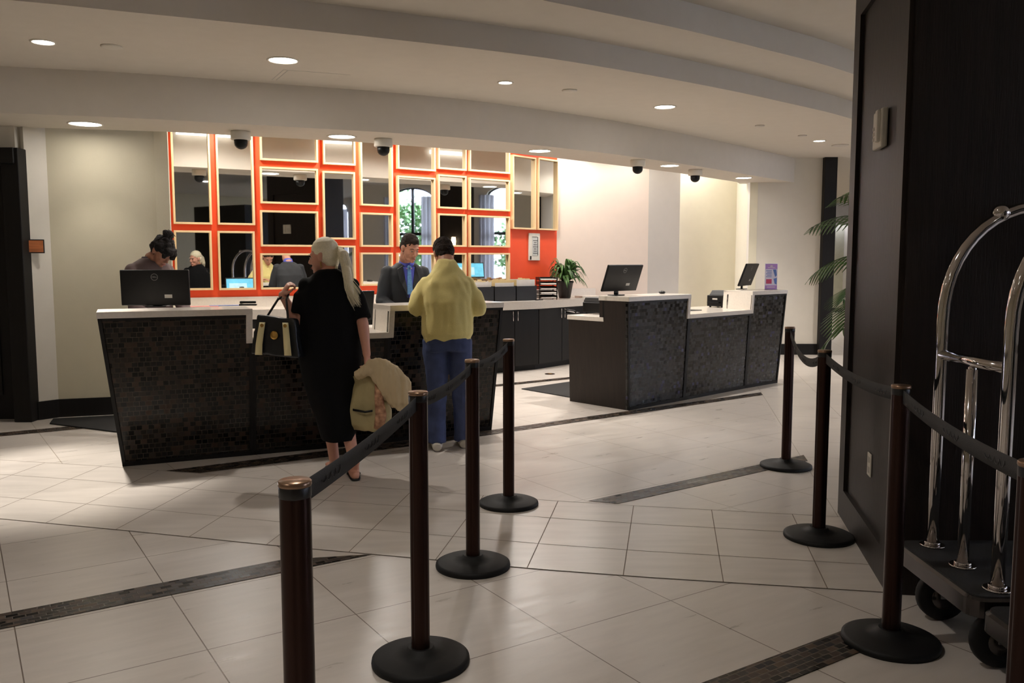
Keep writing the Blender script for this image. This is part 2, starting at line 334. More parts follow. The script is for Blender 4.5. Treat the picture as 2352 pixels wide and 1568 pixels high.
# ------------------------------------------------------------------ floor
def arc_ext(pts, a, b): return [a] + pts + [b]
LOW = [(-7, 5.6), (-3.9, 5.02), (-2.9, 4.775), (-2.07, 4.555), (-1.2, 4.31), (-.6, 4.16), (.154, 3.97), (.66, 3.865), (1.6, 3.70), (4.2, 3.2), (9.6, 2.1)]
UPP = [(-7, 6.9), (-3.75, 6.22), (-2.95, 6.04), (-2.2, 5.83), (-1.375, 5.585), (-.8, 5.43), (.28, 5.14), (.73, 5.04), (1.6, 4.87), (4.2, 4.35), (9.6, 3.25)]
f = MB()
f.quad((-8, -6, 0), (9.9, -6, 0), (9.9, 26, 0), (-8, 26, 0))
f.mi = 1; f.quad(*[(x, y, .0008) for x, y in UPP], (9.9, 26, .0008), (-8, 26, .0008), (-8, 7, .0008))
f.mi = 2; f.quad((1.86, 4.80, .0014), (4.2, 4.34, .0014), (9.6, 3.24, .0014), (9.9, 26, .0014), (5.9, 26, .0014))
f.mi = 3
for i in range(len(LOW) - 1): f.quad((*LOW[i], .002), (*LOW[i + 1], .002), (*UPP[i + 1], .002), (*UPP[i], .002))
f.mi = 4
def lerp(a, b, t): return (a[0] + (b[0] - a[0]) * t, a[1] + (b[1] - a[1]) * t)
def line(a, b, wd=.0045, z=.0026):
    a, b = P2(a), P2(b); n = (b - a).normalized(); n = V(-n.y, n.x).to_2d() * wd / 2
    f.quad((*(a - n), z), (*(b - n), z), (*(b + n), z), (*(a + n), z))
for t in (0, .31, .70, 1):
    for i in range(len(LOW) - 1): line(lerp(LOW[i], UPP[i], t), lerp(LOW[i + 1], UPP[i + 1], t))
def on_poly(poly, s):
    """point at x = s on a polyline"""
    for a, b in zip(poly, poly[1:]):
        if a[0] <= s <= b[0]: return lerp(a, b, (s - a[0]) / (b[0] - a[0]))
for k in range(-14, 14):
    x0 = .072 + k * .448; a = on_poly(LOW, x0); b = on_poly(UPP, x0 + .21 - max(0, -k) * .012)
    if a and b: line(a, b)
# ochre-black mosaic strips let into the floor
f.mi = 5
def strip(*p, z=.0034): f.quad(*[(x, y, z) for x, y in p])
def at33(u, n): c, s = math.cos(R(33.1)), math.sin(R(33.1)); return (u * c - n * s, u * s + n * c)
strip(at33(-3.5, 3.885), at33(1.70, 3.885), at33(1.29, 4.055), at33(-3.5, 4.055))
strip(at33(1.0, 1.885), at33(3.08, 1.885), at33(3.11, 2.04), at33(1.0, 2.04))
strip((.643, 5.083), (2.171, 6.19), (2.206, 6.386), (.464, 5.14))
strip((-2.16, 5.835), (-.8, 6.70), (.04, 7.31), (2.745, 9.30), (2.775, 9.485), (.042, 7.50), (-1.587, 6.44), (-2.42, 5.9))
strip((-6, 6.02), (-3.55, 7.54), (-.183, 9.93), (3.0, 12.16), (2.9, 12.3), (-.187, 10.1), (-3.62, 7.705), (-6, 6.2))
fo = f.build('floor', ['tileA', 'tileC', 'tileR', 'band', 'grout', 'strip'], tri=True, fix=False); struct(fo)
for p in fo.data.polygons:
    if p.normal.z < 0: p.flip()
# mosaic strips run along 34 degrees: turn their texture with them
ul = fo.data.uv_layers[0]; c_, s_ = math.cos(R(34.2)), math.sin(R(34.2))
for p in fo.data.polygons:
    if p.material_index == 5:
        for li in p.loop_indices:
            q = fo.data.vertices[fo.data.loops[li].vertex_index].co; ul.data[li].uv = (q.x * c_ + q.y * s_, -q.x * s_ + q.y * c_)

# ------------------------------------------------------------------ walls
OW = [P2(p) for p in ((-3.811, 9.6), (-1.8868, 10.5178), (-.0479, 11.9136), (.6603, 12.7576))]
WEND = (2.11, 13.4)
def wall(name, pts, z0, z1, m, th=.12, side=1):
    """upright wall along a plan polyline, thickness to the left (away from the room)"""
    b = MB(); o = offset_line(pts, th * side)
    for i in range(len(pts) - 1): b.prism([pts[i], pts[i + 1], o[i + 1], o[i]], z0, z1)
    return struct(b.build(name, m))
wall('wall_orange', OW, 0, Z3, 'orange')
wall('wall_back', [OW[-1], WEND], 0, Z3, 'wallpink')
wall('wall_pillar', [WEND, (2.64, 13.64)], 0, Z3, 'greywall')
wall('wall_recess', [(2.60, 14.05), (3.75, 14.3)], 0, Z3, 'yellow')
wall('wall_recess_side', [(3.70, 14.3), (3.66, 13.36)], 0, Z3, 'yellow')
wall('wall_right_back', [(3.66, 13.36), (4.77, 13.36)], 0, Z3, 'cream')
WB = [(-4.26, 7.98), (-3.275, 8.3)]
wall('wall_left_back', WB, 0, Z3, 'wallL')
wall('wall_return', [(-3.275, 8.3), (-3.86, 9.68)], 0, Z3, 'wallL', side=1)
wall('wall_left', [(-4.38, 7.83), (-4.26, 7.98)], 0, Z3, 'cream')
b = MB(); b.box((-5.72, 7.89, 2.85), (2.56, .18, .78)); b.box((-6.4, 7.89, 1.5), (1.2, .18, 2.0)); struct(b.build('wall_left_front', 'cream'))
b = MB()   # dark wood casing round the door at the far left
b.box((-4.45, 7.82, 1.23), (.16, .22, 2.46)); b.box((-5.06, 7.80, 2.39), (1.32, .22, .14)); b.box((-5.69, 7.80, 1.16), (.14, .22, 2.32))
struct(b.build('door_frame_1', 'black', bevel=.008))
b = MB(); b.box((-5.10, 7.9, 1.16), (1.1, .05, 2.32)); d1 = struct(b.build('door_1', 'black'))
b = MB(); b.box((-5.10, 7.868, 1.65), (.78, .012, 1.0)); b.box((-5.10, 7.868, .6), (.78, .012, .75)); b.build('door_panel', 'black', d1, bevel=.006)
for nm, pts, h in (('baseboard_left_back', [(-4.26, 7.98), (-3.275, 8.3)], .17), ('baseboard_left', [(-4.38, 7.83), (-4.26, 7.98)], .17), ('baseboard_right_back', [(3.66, 13.36), (4.77, 13.36)], .17)):
    wall(nm, pts, 0, h, 'black', th=.02, side=-1)
b = MB(); b.box((4.86, 13.42, 1.53), (.19, .34, 3.06)); struct(b.build('trim_1', 'black', bevel=.006))
# corridor beyond and outer shell
b = MB(); b.box((8, 24.5, 1.25), (9, .1, 2.5)); struct(b.build('wall_corridor', 'olive'))
b = MB(); b.box((8, 23.9, 2.85), (9, .4, .80)); struct(b.build('wall_corridor_soffit', 'sky_strip'))
b = MB(); b.box((8.6, 24.43, 1.95), (.16, .05, .05)); b.box((9.2, 24.43, 1.95), (.16, .05, .05))
b = MB(); b.box((8, 24.43, .06), (9, .03, .12)); struct(b.build('baseboard_corridor', 'black'))
b = MB(); b.box((4.95, 19, 1.7), (.1, 11, 3.4)); struct(b.build('wall_corridor_left', 'cream'))
b = MB(); b.box((.8, -5.1, 1.75), (18, .2, 3.5)); struct(b.build('wall_rear', 'wallL'))
b = MB(); b.box((-7.1, 1.4, 1.75), (.2, 13.2, 3.5)); struct(b.build('wall_far_left', 'wallL'))
# ------------------------------------------------------------------ stepped curved ceiling
E0 = [(-4.3, 7.90), (-3.223, 8.142), (-1.552, 8.849), (-.851, 9.27), (-.035, 9.718), (.535, 10.213), (1.775, 11.415), (2.295, 11.951), (3.442, 13.299), (3.56, 13.44)]
E1 = [(-7, 6.3), (-4.157, 7.114), (-3.21, 7.371), (-2.202, 7.77), (-1.129, 8.214), (-.326, 8.66), (.578, 9.348), (1.203, 9.90), (2.352, 11.08), (3.502, 12.40), (4.42, 13.46)]
E2 = [(-7, 4.3), (-4.5, 4.93), (-3.098, 5.33), (-2.417, 5.60), (-1.646, 5.92), (-.853, 6.27), (.079, 6.73), (.797, 7.19), (1.785, 7.93), (2.691, 8.70), (3.799, 9.745), (6.2, 12.4), (9.6, 17)]
E3 = [(-7, 3.3), (-4.2, 3.98), (-2.7, 4.5), (-1.6, 4.98), (-.6, 5.5), (.2, 5.998), (.697, 6.327), (1.276, 6.72), (2.071, 7.33), (3.21, 8.30), (5.4, 10.6), (9.6, 16)]
def smooth_poly(p, n=5):
    out = []
    for i in range(len(p) - 1):
        p0, p1, p2, p3 = [P2(p[max(0, min(len(p) - 1, k))]) for k in (i - 1, i, i + 1, i + 2)]
        for k in range(n):
            t = k / n; out.append(.5 * ((2 * p1) + (p2 - p0) * t + (2 * p0 - 5 * p1 + 4 * p2 - p3) * t * t + (3 * p1 - p0 - 3 * p2 + p3) * t ** 3))
    return [(q.x, q.y) for q in out] + [tuple(p[-1])]
s1, s2, s3 = smooth_poly(E1), smooth_poly(E2), smooth_poly(E3)
c = MB()
def plane(pts, z): c.quad(*[(x, y, z) for x, y in pts])
def fascia(pts, za, zb):
    for a, b2 in zip(pts, pts[1:]): c.quad((*a, za), (*b2, za), (*b2, zb), (*a, zb))
plane(s1 + [(4.42, 13.6), (3.56, 13.6)] + E0[::-1][1:] + [(-4.3, 8.1), (-7, 8.1)], Z1)
fascia(s1, Z1, Z2); fascia([(4.42, 13.46), (4.42, 13.6)], Z1, Z2); fascia(E0[1:], Z1, Z3)
plane([(-3.223, 8.142)] + E0[2:] + [(3.9, 14.6), (2, 14.6), (0, 13.2), (-4.2, 10.2), (-4.2, 8.2)], Z3)
plane(s2 + [(9.9, 25), (4.42, 25), (4.42, 13.6)] + s1[::-1], Z2)
fascia(s2, Z2, Z3); plane(s3 + s2[::-1], Z3); fascia(s3, Z3, Z4)
plane([(-7.2, -5.2), (9.9, -5.2), (9.9, 17), (9.6, 16)] + s3[::-1] + [(-7.2, 3.3)], Z4)
co = c.build('ceiling', 'ceil', tri=True, fix=False); struct(co)
b = MB(); b.prism([(-9, -7), (12, -7), (12, 27), (-9, 27)], 3.75, 3.9); struct(b.build('ceiling_slab', 'ceil'))
# light cove strips hidden above the soffit edge (seen in the mirrors)
for i, (a, bb) in enumerate((((-2.95, 8.33), (-2.3, 8.60)), ((-1.3, 9.09), (-.72, 9.42)), ((.72, 10.46), (1.17, 10.90)))):
    b = MB(); a = V(*a, 3.08); bb = V(*bb, 3.08); t = (bb - a).normalized(); b.box((a + bb) / 2, ((bb - a).length, .03, .05), math.atan2(t.y, t.x))
    th_ = thing('cove_light', 'slim white light strip in the ceiling slot above the orange wall, %s' % ('over the left mirrors', 'over the middle mirrors', 'over the right mirrors')[i], 'light', tuple((a + bb) / 2), 0)
    o = b.build('diffuser', 'tube', th_); o.location = -Vector((a + bb) / 2)
# access panel outline
b = MB()
for p, q in (((-2.084, 7.641), (-1.878, 7.247)), ((-1.878, 7.247), (-1.367, 7.447)), ((-2.05, 7.655), (-1.845, 7.262))):
    p = P2(p); q = P2(q); n = (q - p).normalized(); n = V(-n.y, n.x).to_2d() * .004; b.prism([p - n, q - n, q + n, p + n], Z2 - .002, Z2 + .002)
struct(b.build('trim_2', 'greywall'))

# ------------------------------------------------------------------ window wall on the right (what the mirrors look at)
XW = 9.4
BAYS = [(-5.2, -2.0, -.6 - 1.3 + .0, None)]
WIN = [(-3.6, .62), (-1.05, .62), (1.5, .62), (4.05, .62), (6.6, .62), (9.2, .62), (11.8, .62)]; SILL, SPR, TOP = .75, 3.0, 3.34
b = MB(); edges = [-5.2] + [e for yc, h in WIN for e in (yc - h, yc + h)] + [25]
def xz(poly):  # polygon in (y, z) extruded in x
    b.hexa([(XW, y, z) for y, z in poly], [(XW + .3, y, z) for y, z in poly])
for i in range(0, len(edges), 2): xz([(edges[i], 0), (edges[i + 1], 0), (edges[i + 1], 3.6), (edges[i], 3.6)])
for yc, h in WIN:
    xz([(yc - h, 0), (yc + h, 0), (yc + h, SILL), (yc - h, SILL)])
    for k in range(12):
        t0, t1 = -1 + k / 6, -1 + (k + 1) / 6; z = lambda t: SPR + (TOP - SPR) * math.sqrt(max(0, 1 - t * t))
        xz([(yc + h * t0, z(t0)), (yc + h * t1, z(t1)), (yc + h * t1, 3.6), (yc + h * t0, 3.6)])
struct(b.build('wall_right', 'cream'))
for n_, (yc, h) in enumerate(WIN):
    b = MB(); r = .04; x = XW + .12
    arc = [(x, yc + h * t, SPR + (TOP - SPR) * math.sqrt(1 - t * t)) for t in [k / 10 for k in range(-10, 11)]]
    b.tube([(x, yc - h, SILL)] + arc + [(x, yc + h, SILL)], .045, 6)
    b.box((x, yc, (SILL + TOP) / 2), (.06, .07, TOP - SILL)); b.box((x, yc, 2.15), (.06, 2 * h, .07)); b.box((x, yc, SILL + .03), (.08, 2 * h, .07))
    wn = struct(b.build('window_%d' % (n_ + 1), 'black'))
    gp = MB(); gp.quad(*[(x, yc - h, SILL)], *arc, (x, yc + h, SILL)); gp.build('pane', 'glass', wn, fix=False)
    for sgn in (-1, 1):
        cu = MB(); yy = yc + sgn * (h - .10) ; pts = []
        for k in range(41):
            t = k / 40; pts.append((XW - .12 + .045 * math.sin(t * 2 * PI * 3.5), yy - .2 + .4 * t))
        for a, q in zip(pts, pts[1:]): cu.add([(*a, .03), (*q, .03), (*q, 3.1), (*a, 3.1), (a[0] + .006, a[1], .03), (q[0] + .006, q[1], .03), (q[0] + .006, q[1], 3.1), (a[0] + .006, a[1], 3.1)], [(0, 1, 2, 3), (5, 4, 7, 6)], True)
        wh = ('first window', 'second window', 'third window', 'fourth window', 'fifth window', 'sixth window', 'farthest window')[n_]
        ob = cu.build('curtain', 'curtain', fix=False, origin=(XW - .12, yy, 0)); tag(ob, 'pale striped drape hanging on the %s side of the %s, reflected in the mirrors' % ('near' if sgn < 0 else 'far', wh), 'curtain', 'striped drapes at the arched windows')
b = MB(); b.prism([(2.6, -.6), (4.3, -.9), (4.5, 1.0), (2.8, 1.2)], 0, 2.75); b2 = b.build('wall_column_rear', 'black'); struct(b2)
# dark panelled piers between the windows with a sconce each
for k, yc in enumerate((2.78, 7.88)):
    b = MB(); b.box((XW - .13, yc, 1.72), (.26, .85, 3.42)); b.box((XW - .27, yc, 1.7), (.02, .6, 2.9)); struct(b.build('wall_pier_%d' % (k + 1), 'dark'))
    t = thing('wall_sconce', 'small glowing wall sconce on the pier %s' % ('between the third and fourth windows', 'between the fifth and sixth windows')[k], 'lamp', (XW - .28, yc, 1.95))
    q = MB(); q.box((-.015, 0, 0), (.03, .1, .26)); q.build('backplate', 'bronze', t); q = MB(); q.lathe([(.045, -.1), (.055, 0), (.045, .1)], (-.075, 0, 0), 16); q.build('lamp_shade', 'sconce', t)
# outdoors: lawn, hedge, trees
b = MB(); b.prism([(XW + .3, -14), (40, -14), (40, 28), (XW + .3, 28)], -.15, -.02); tag(struct(b.build('ground_outside', 'grass')), None, None)
def tree(x, y, hgt, rad, label, seed):
    rd = random.Random(seed); t = thing('garden_tree', label, 'tree', (x, y, -.02), 0, None)
    b = MB(); b.tube([(0, 0, 0), (.05, 0, hgt * .25), (-.03, .04, hgt * .55)], [.1, .08, .05], 10)
    for k in range(5):
        a = k * 1.25; b.tube([(0, 0, hgt * (.3 + .04 * k)), (math.cos(a) * rad * .5, math.sin(a) * rad * .5, hgt * .62)], [.04, .015], 6)
    b.build('trunk', 'bark', t); b = MB()
    for k in range(1500):
        d = Vector((rd.gauss(0, 1), rd.gauss(0, 1), rd.gauss(0, 1))).normalized() * rad * rd.uniform(.35, 1) ** .6
        lump = .8 + .35 * noise.noise(d * 1.6); p = V(d.x * lump, d.y * lump, hgt * .6 + d.z * lump * hgt * .42 / rad)
        u = Vector((rd.uniform(-1, 1), rd.uniform(-1, 1), rd.uniform(-1, 1))).normalized() * .11; vv = u.orthogonal().normalized() * .055
        b.add([p - u, p + vv, p + u, p - vv], [(0, 1, 2, 3)])
    o = b.build('foliage', 'treeleaf', t, fix=False); o['kind'] = 'stuff'
tree(12.8, 5.2, 3.6, 1.5, 'leafy green tree outside the middle arched window, seen in the mirrors', 1)
tree(16.2, 8.3, 3.4, 1.3, 'lower bushy tree right of the leafy tree outside the middle window', 2)
tree(13.0, 9.0, 3.1, 1.5, 'round green tree outside the farthest arched window, seen in the mirrors', 3)
tree(12.4, -1.4, 3.4, 1.5, 'green tree outside the nearest arched window', 4)
tree(13.4, 12.8, 3.2, 1.5, 'green tree past the far edge of the farthest window', 5)

# ------------------------------------------------------------------ ceiling fittings
WHERE = ['at the far left of the stepped ceiling', 'the large one above the left desk, beside the access panel', 'small one above the middle of the room', 'above the right desk',
         'far right, near the dark doorway', 'under the soffit at the far left', 'under the soffit above the woman, between two dome cameras', 'under the soffit in front of the last mirrors',
         'under the soffit between the two right dome cameras', 'under the soffit at its right end']
def downlight(x, y, z, d, label, soffit=False):
    t = thing('recessed_downlight', label, 'ceiling light', (x, y, z)); r = d / 2
    q = MB(); q.lathe([(r + .012, .0), (r + .012, -.006), (r, -.008), (r * .93, -.002), (r * .93, .0)], n=28, caps=False); q.build('trim_ring', 'white', t)
    q = MB(); q.lathe([(r * .93, -.003), (r * .6, -.0035)], n=28); q.build('lens', 'bulb', t, fix=False)
for i, (x, y, z, d, p, bm_) in enumerate(DOWN): downlight(x, y, z, d, 'round recessed downlight ' + WHERE[i])
for i, (x, y, z, d, p, bm_) in enumerate(FILL[:5]): downlight(x, y, z, d, 'added fill downlight in the upper ceiling above the camera side, ' + ('in front of the left desk', 'left of the camera', 'at the far left', 'rear left', 'rear right')[i])
for i, (x, y, r, lab) in enumerate(((-2.936, 6.468, .075, 'thin round ceiling disc right of the far left downlight'), (.53, 8.101, .07, 'pale round ceiling disc between the middle and right downlights'),
        (2.882, 10.179, .055, 'small dark ceiling disc right of the downlight over the right desk'), (3.649, 10.983, .055, 'small flat ceiling disc just before the doorway downlight'), (4.467, 11.882, .11, 'wide grey ceiling speaker disc near the doorway'))):
    q = MB(); q.lathe([(r, 0), (r, -.008), (r * .8, -.014), (0.004, -.014)], (x, y, Z2), 24); tag(q.build('ceiling_disc', 'greywall' if i > 1 else 'cream'), lab, 'ceiling fitting', None)
def camera_dome(x, y, lab):
    t = thing('dome_camera', lab, 'security camera', (x, y, Z1))
    q = MB(); q.lathe([(.088, 0), (.09, -.012), (.092, -.07), (.086, -.078), (.06, -.08)], n=28); q.build('housing', 'white', t)
    q = MB(); q.lathe([(.062, -.078), (.062, -.11)] + [(.062 * math.cos(a), -.11 - .055 * math.sin(a)) for a in (.4, .8, 1.2, 1.5)], n=24); q.build('dome', 'plastic', t)
camera_dome(-2.52, 8.12, 'white dome security camera on the soffit, leftmost, above the left mirrors')
camera_dome(-1.27, 8.62, 'white dome security camera on the soffit above the suited clerk')
camera_dome(1.50, 10.40, 'white dome security camera on the soffit left of the grey pillar')
camera_dome(2.42, 11.50, 'white dome security camera on the soffit, rightmost, above the pale recess')

# ------------------------------------------------------------------ mirrors
FR = [(0, .052, .458, 1.87, 3.15), (0, .051, .446, 1.133, 1.80), (0, .52, .928, 1.87, 3.15), (0, .512, .918, 1.13, 1.80),
      (0, 1.005, 1.668, 2.613, 3.15), (0, .997, 1.663, 2.122, 2.54), (0, .987, 1.655, 1.628, 2.044), (0, .976, 1.645, 1.13, 1.55),
      (0, 1.729, 2.118, 2.60, 3.15), (0, 1.717, 2.108, 1.718, 2.521), (0, 1.706, 2.10, 1.155, 1.645),
      (1, .04, .482, 2.13, 3.15), (1, .032, .474, 1.633, 2.047), (1, .026, .466, 1.158, 1.563),
      (1, .552, 1.106, 2.60, 3.15), (1, .545, 1.10, 1.64, 2.518), (1, .534, 1.093, 1.15, 1.563),
      (1, 1.146, 1.585, 2.637, 3.15), (1, 1.142, 1.582, 2.137, 2.568), (1, 1.137, 1.579, 1.645, 2.071), (1, 1.132, 1.575, 1.143, 1.565),
      (1, 1.631, 2.299, 2.64, 3.15), (1, 1.628, 2.298, 2.135, 2.556), (1, 1.626, 2.298, 1.644, 2.065), (1, 1.623, 2.297, 1.133, 1.568),
      (2, .037, .546, 1.90, 2.908), (2, .596, 1.066, 1.902, 2.918)]
COLN = ['first', 'second', 'third', 'fourth', 'fifth', 'sixth', 'seventh', 'eighth']
COLI = [0, 0, 1, 1, 2, 2, 2, 2, 3, 3, 3, 4, 4, 4, 5, 5, 5, 6, 6, 6, 6, 7, 7, 7, 7, 8, 9]
NUMW = {1: ['only'], 2: ['upper tall', 'lower'], 3: ['top', 'middle', 'bottom'], 4: ['top', 'second from top', 'third from top', 'bottom']}
for i, (sg, a0, a1, z0, z1) in enumerate(FR):
    A, B = OW[sg], OW[sg + 1]; t2 = (B - A).normalized(); n2 = V(t2.y, -t2.x); ang = math.atan2(t2.y, t2.x)
    ctr = A + t2 * (a0 + a1) / 2; wd = a1 - a0; h = z1 - z0; dep = .055; bw = .022
    if sg < 2:
        col = COLI[i]; same = [k for k in range(len(FR)) if COLI[k] == col]
        lab = 'pale framed mirror, %s in the %s column from left' % (NUMW[len(same)][same.index(i)], COLN[col])
    else: lab = 'tall narrow pale framed mirror right of the others, the %s one' % ('left' if i == 25 else 'right')
    t = thing('framed_mirror', lab, 'mirror', (ctr.x, ctr.y, z0), ang, 'framed mirrors on the orange wall')
    q = MB(); y = -dep / 2
    q.box((-wd / 2 + bw / 2, y, h / 2), (bw, dep, h)); q.box((wd / 2 - bw / 2, y, h / 2), (bw, dep, h)); q.box((0, y, bw / 2), (wd - 2 * bw, dep, bw)); q.box((0, y, h - bw / 2), (wd - 2 * bw, dep, bw))
    q.build('frame', 'pale', t, bevel=.002)
    q = MB(); q.box((0, -.012, h / 2), (wd - 2 * bw, .006, h - 2 * bw)); q.build('mirror_pane', 'mirror', t)
# notice panel on orange wall
A, B = OW[2], OW[3]; t2 = (B - A).normalized(); ang = math.atan2(t2.y, t2.x); p = A + t2 * .55
t = thing('wall_notice', 'white framed notice on the orange wall under the last tall mirrors', 'notice', (p.x, p.y, 1.47), ang)
q = MB(); q.box((0, -.012, .19), (.25, .02, .385)); q.build('frame', 'white', t, bevel=.004)
q = MB(); q.box((.01, -.0235, .2), (.13, .003, .27)); q.build('paper', 'label', t)
q = MB()
for k in range(7): q.box((.01, -.0258, .1 + k * .03), (.10 - .02 * (k % 3), .001, .008))
q.box((.07, -.0258, .2), (.012, .001, .26)); q.box((.0, -.0258, .33), (.12, .001, .008)); q.build('print', 'dgrey', t)
q = MB(); q.box((-.09, -.0235, .035), (.03, .003, .05)); q.build('badge', 'plastic', t)
# room sign at the far left
t = thing('room_sign', 'small striped orange and brown room sign on the cream wall beside the left door', 'sign', (-4.345, 7.865, 1.54), R(20))
q = MB(); q.box((0, -.03, .055), (.165, .014, .125)); q.build('plate', 'dgrey', t, bevel=.003); q = MB(); q.box((0, -.0385, .055), (.148, .003, .105)); q.build('stripes', 'signor', t)

# ------------------------------------------------------------------ reception desks
def mapz(Bp, on, z, d): return V(Bp.x + on.x * d * z / 1.12, Bp.y + on.y * d * z / 1.12, z)
def desk(name, label, base, ext0, ext1, d, mos, depth=.78, hd=.36):
    base = [P2(p) for p in base]
    outn = [(o - p) for o, p in zip(offset_line(base, -1), base)]         # outward, towards the guests
    lean = []
    for i, p in enumerate(base):
        e = V(0, 0)
        if i == 0: e = (base[0] - base[1]).normalized() * ext0
        if i == 3: e = (base[3] - base[2]).normalized() * ext1
        lean.append(outn[i] * d + e)
    pt = lambda i, z, k=0: V(*(base[i] + lean[i] * (z / 1.12) - outn[i] * k), z)      # point on the slanted front, k metres inwards
    root = thing(name, label, 'reception desk', (base[1].x, base[1].y, 0))
    org = Vector((base[1].x, base[1].y, 0))
    def put(b, nm, m, **kw): o = b.build(nm, m, root, **kw); o.matrix_parent_inverse = Matrix.Translation(-org); return o
    LOWZ, HI = .865, 1.075
    for i in range(3):
        top = LOWZ if i == 1 else HI
        b = MB(); L0, L1, H1, H0 = pt(i, .0), pt(i + 1, .0), pt(i + 1, top), pt(i, top); inn = -(outn[i] + outn[i + 1]) / 2 * .03; inn = V(inn.x, inn.y, 0)
        b.hexa([L0, L1, H1, H0], [p_ + inn for p_ in (L0, L1, H1, H0)]); put(b, 'front_panel', mos)
        fr = MB(); out = V(*((outn[i] + outn[i + 1]) / 2 * .008), 0); wv = (L1 - L0).normalized() * .024; zv = V(0, 0, .045)
        q = [L0, L1, H1, H0]
        up0 = (H0 - L0).normalized(); up1 = (H1 - L1).normalized()
        for s_ in ([L0, L0 + wv, H0 + wv, H0], [L1 - wv, L1, H1, H1 - wv], [L0, L1, L1 + up1 * .035, L0 + up0 * .035], [H0 - up0 * .02, H1 - up1 * .02, H1, H0]):
            fr.hexa([p_ + out for p_ in s_], [p_ - out for p_ in s_])
        put(fr, 'panel_frame', 'black')
    for i, e in ((0, -1), (3, 1)):      # solid end panels in dark wood
        prof = [(0, 0), (0, HI), (hd, HI), (hd, LOWZ), (depth, LOWZ), (depth, 0)]
        tv = (base[1] - base[0]).normalized() if i == 0 else (base[2] - base[3]).normalized(); tv = V(tv.x, tv.y, 0) * .03
        ring = [pt(i, z, k) for k, z in prof]; b = MB(); b.hexa(ring, [p_ + tv for p_ in ring]); put(b, 'end_panel', 'dark', tri=True)
    # carcass behind the fronts
    b = MB(); ins = [pt(i, 0, .035) for i in range(4)]; bk = [pt(i, 0, depth - .02) for i in range(4)]; b.prism([(p_.x, p_.y) for p_ in [ins[0].lerp(ins[1], .04), ins[1], ins[2], ins[3].lerp(ins[2], .04), bk[3].lerp(bk[2], .04), bk[2], bk[1], bk[0].lerp(bk[1], .04)]], 0.0, .70); put(b, 'cabinet_body', 'black', tri=True)
    # countertop: low worktop running through, raised slabs at both sides, upright returns
    ct = MB(); o_ = -.015
    def slab(i, j, ka, kb, z0, z1):
        lo = [pt(i, z1, ka), pt(j, z1, ka), pt(j, z1, kb), pt(i, z1, kb)]
        ct.hexa([V(p_.x, p_.y, z0) for p_ in lo], [V(p_.x, p_.y, z1) for p_ in lo])
    slab(0, 1, hd - .05, depth + .02, LOWZ, .91); slab(2, 3, hd - .05, depth + .02, LOWZ, .91); slab(1, 2, o_, depth + .02, LOWZ, .91)
    slab(0, 1, o_, hd + .01, HI, 1.12); slab(2, 3, o_, hd + .01, HI, 1.12)
    for i, nb, s_ in ((1, 0, 1), (2, 3, 1)):
        tv = (base[nb] - base[i]).normalized() * .045; tv = V(tv.x, tv.y, 0)
        ring = [pt(i, LOWZ, o_), pt(i, 1.119, o_), pt(i, 1.119, hd + .01), pt(i, LOWZ, hd + .01)]; ct.hexa(ring, [p_ + tv for p_ in ring])
    put(ct, 'countertop', 'quartz', bevel=.003)
    for i, j in ((0, 1), (2, 3)):       # upright back board under each raised slab
        rb = MB()
        ring = [pt(i, .91, hd - .04), pt(j, .91, hd - .04), pt(j, HI, hd - .04), pt(i, HI, hd - .04)]; n_ = outn[i]; rb.hexa(ring, [p_ + V(n_.x, n_.y, 0) * .02 for p_ in ring])
        put(rb, 'riser_board', 'black')
    return root, pt
deskA, ptA = desk('reception_desk', 'left reception desk with brown black mosaic front and white stepped counter, two guests at it',
    [(-2.785, 6.03), (-1.965, 6.40), (-1.045, 6.82), (-.182, 7.375)], .12, .0, .2, 'deskmos')
deskB, ptB = desk('reception_desk', 'right reception desk with grey glittering mosaic front and white stepped counter, nobody at it',
    [(1.14, 8.33), (1.81, 8.96), (2.68, 9.80), (3.19, 10.25)], .1, .06, .06, 'deskmosB')

# back counter along the orange wall
OW4 = OW + [P2((1.2548, 13.0209))]
fr4 = offset_line(OW4, -.62)
t = thing('back_counter', 'long white topped back counter with black cabinets under the orange mirror wall', 'counter', (OW[1].x, OW[1].y, 0)); org = Vector((OW[1].x, OW[1].y, 0))
def putc(b, nm, m, par=None, **kw):
    o = b.build(nm, m, par or t, **kw)
    if par is None: o.matrix_parent_inverse = Matrix.Translation(-org)
    return o
in4 = offset_line(OW4, -.57); toe = offset_line(OW4, -.52); near = offset_line(OW4, -.004)
b = MB()
for i in range(4): b.prism([near[i], near[i + 1], fr4[i + 1], fr4[i]], .825, .93)
for i in range(4): b.prism([near[i], near[i + 1], offset_line(OW4, -.024)[i + 1], offset_line(OW4, -.024)[i]], .93, 1.05)
putc(b, 'countertop', 'quartz')
b = MB()
for i in range(4): b.prism([near[i], near[i + 1], in4[i + 1], in4[i]], .06, .825); b.prism([near[i], near[i + 1], toe[i + 1], toe[i]], 0, .06)
putc(b, 'cabinet_body', 'black')
nd = 0
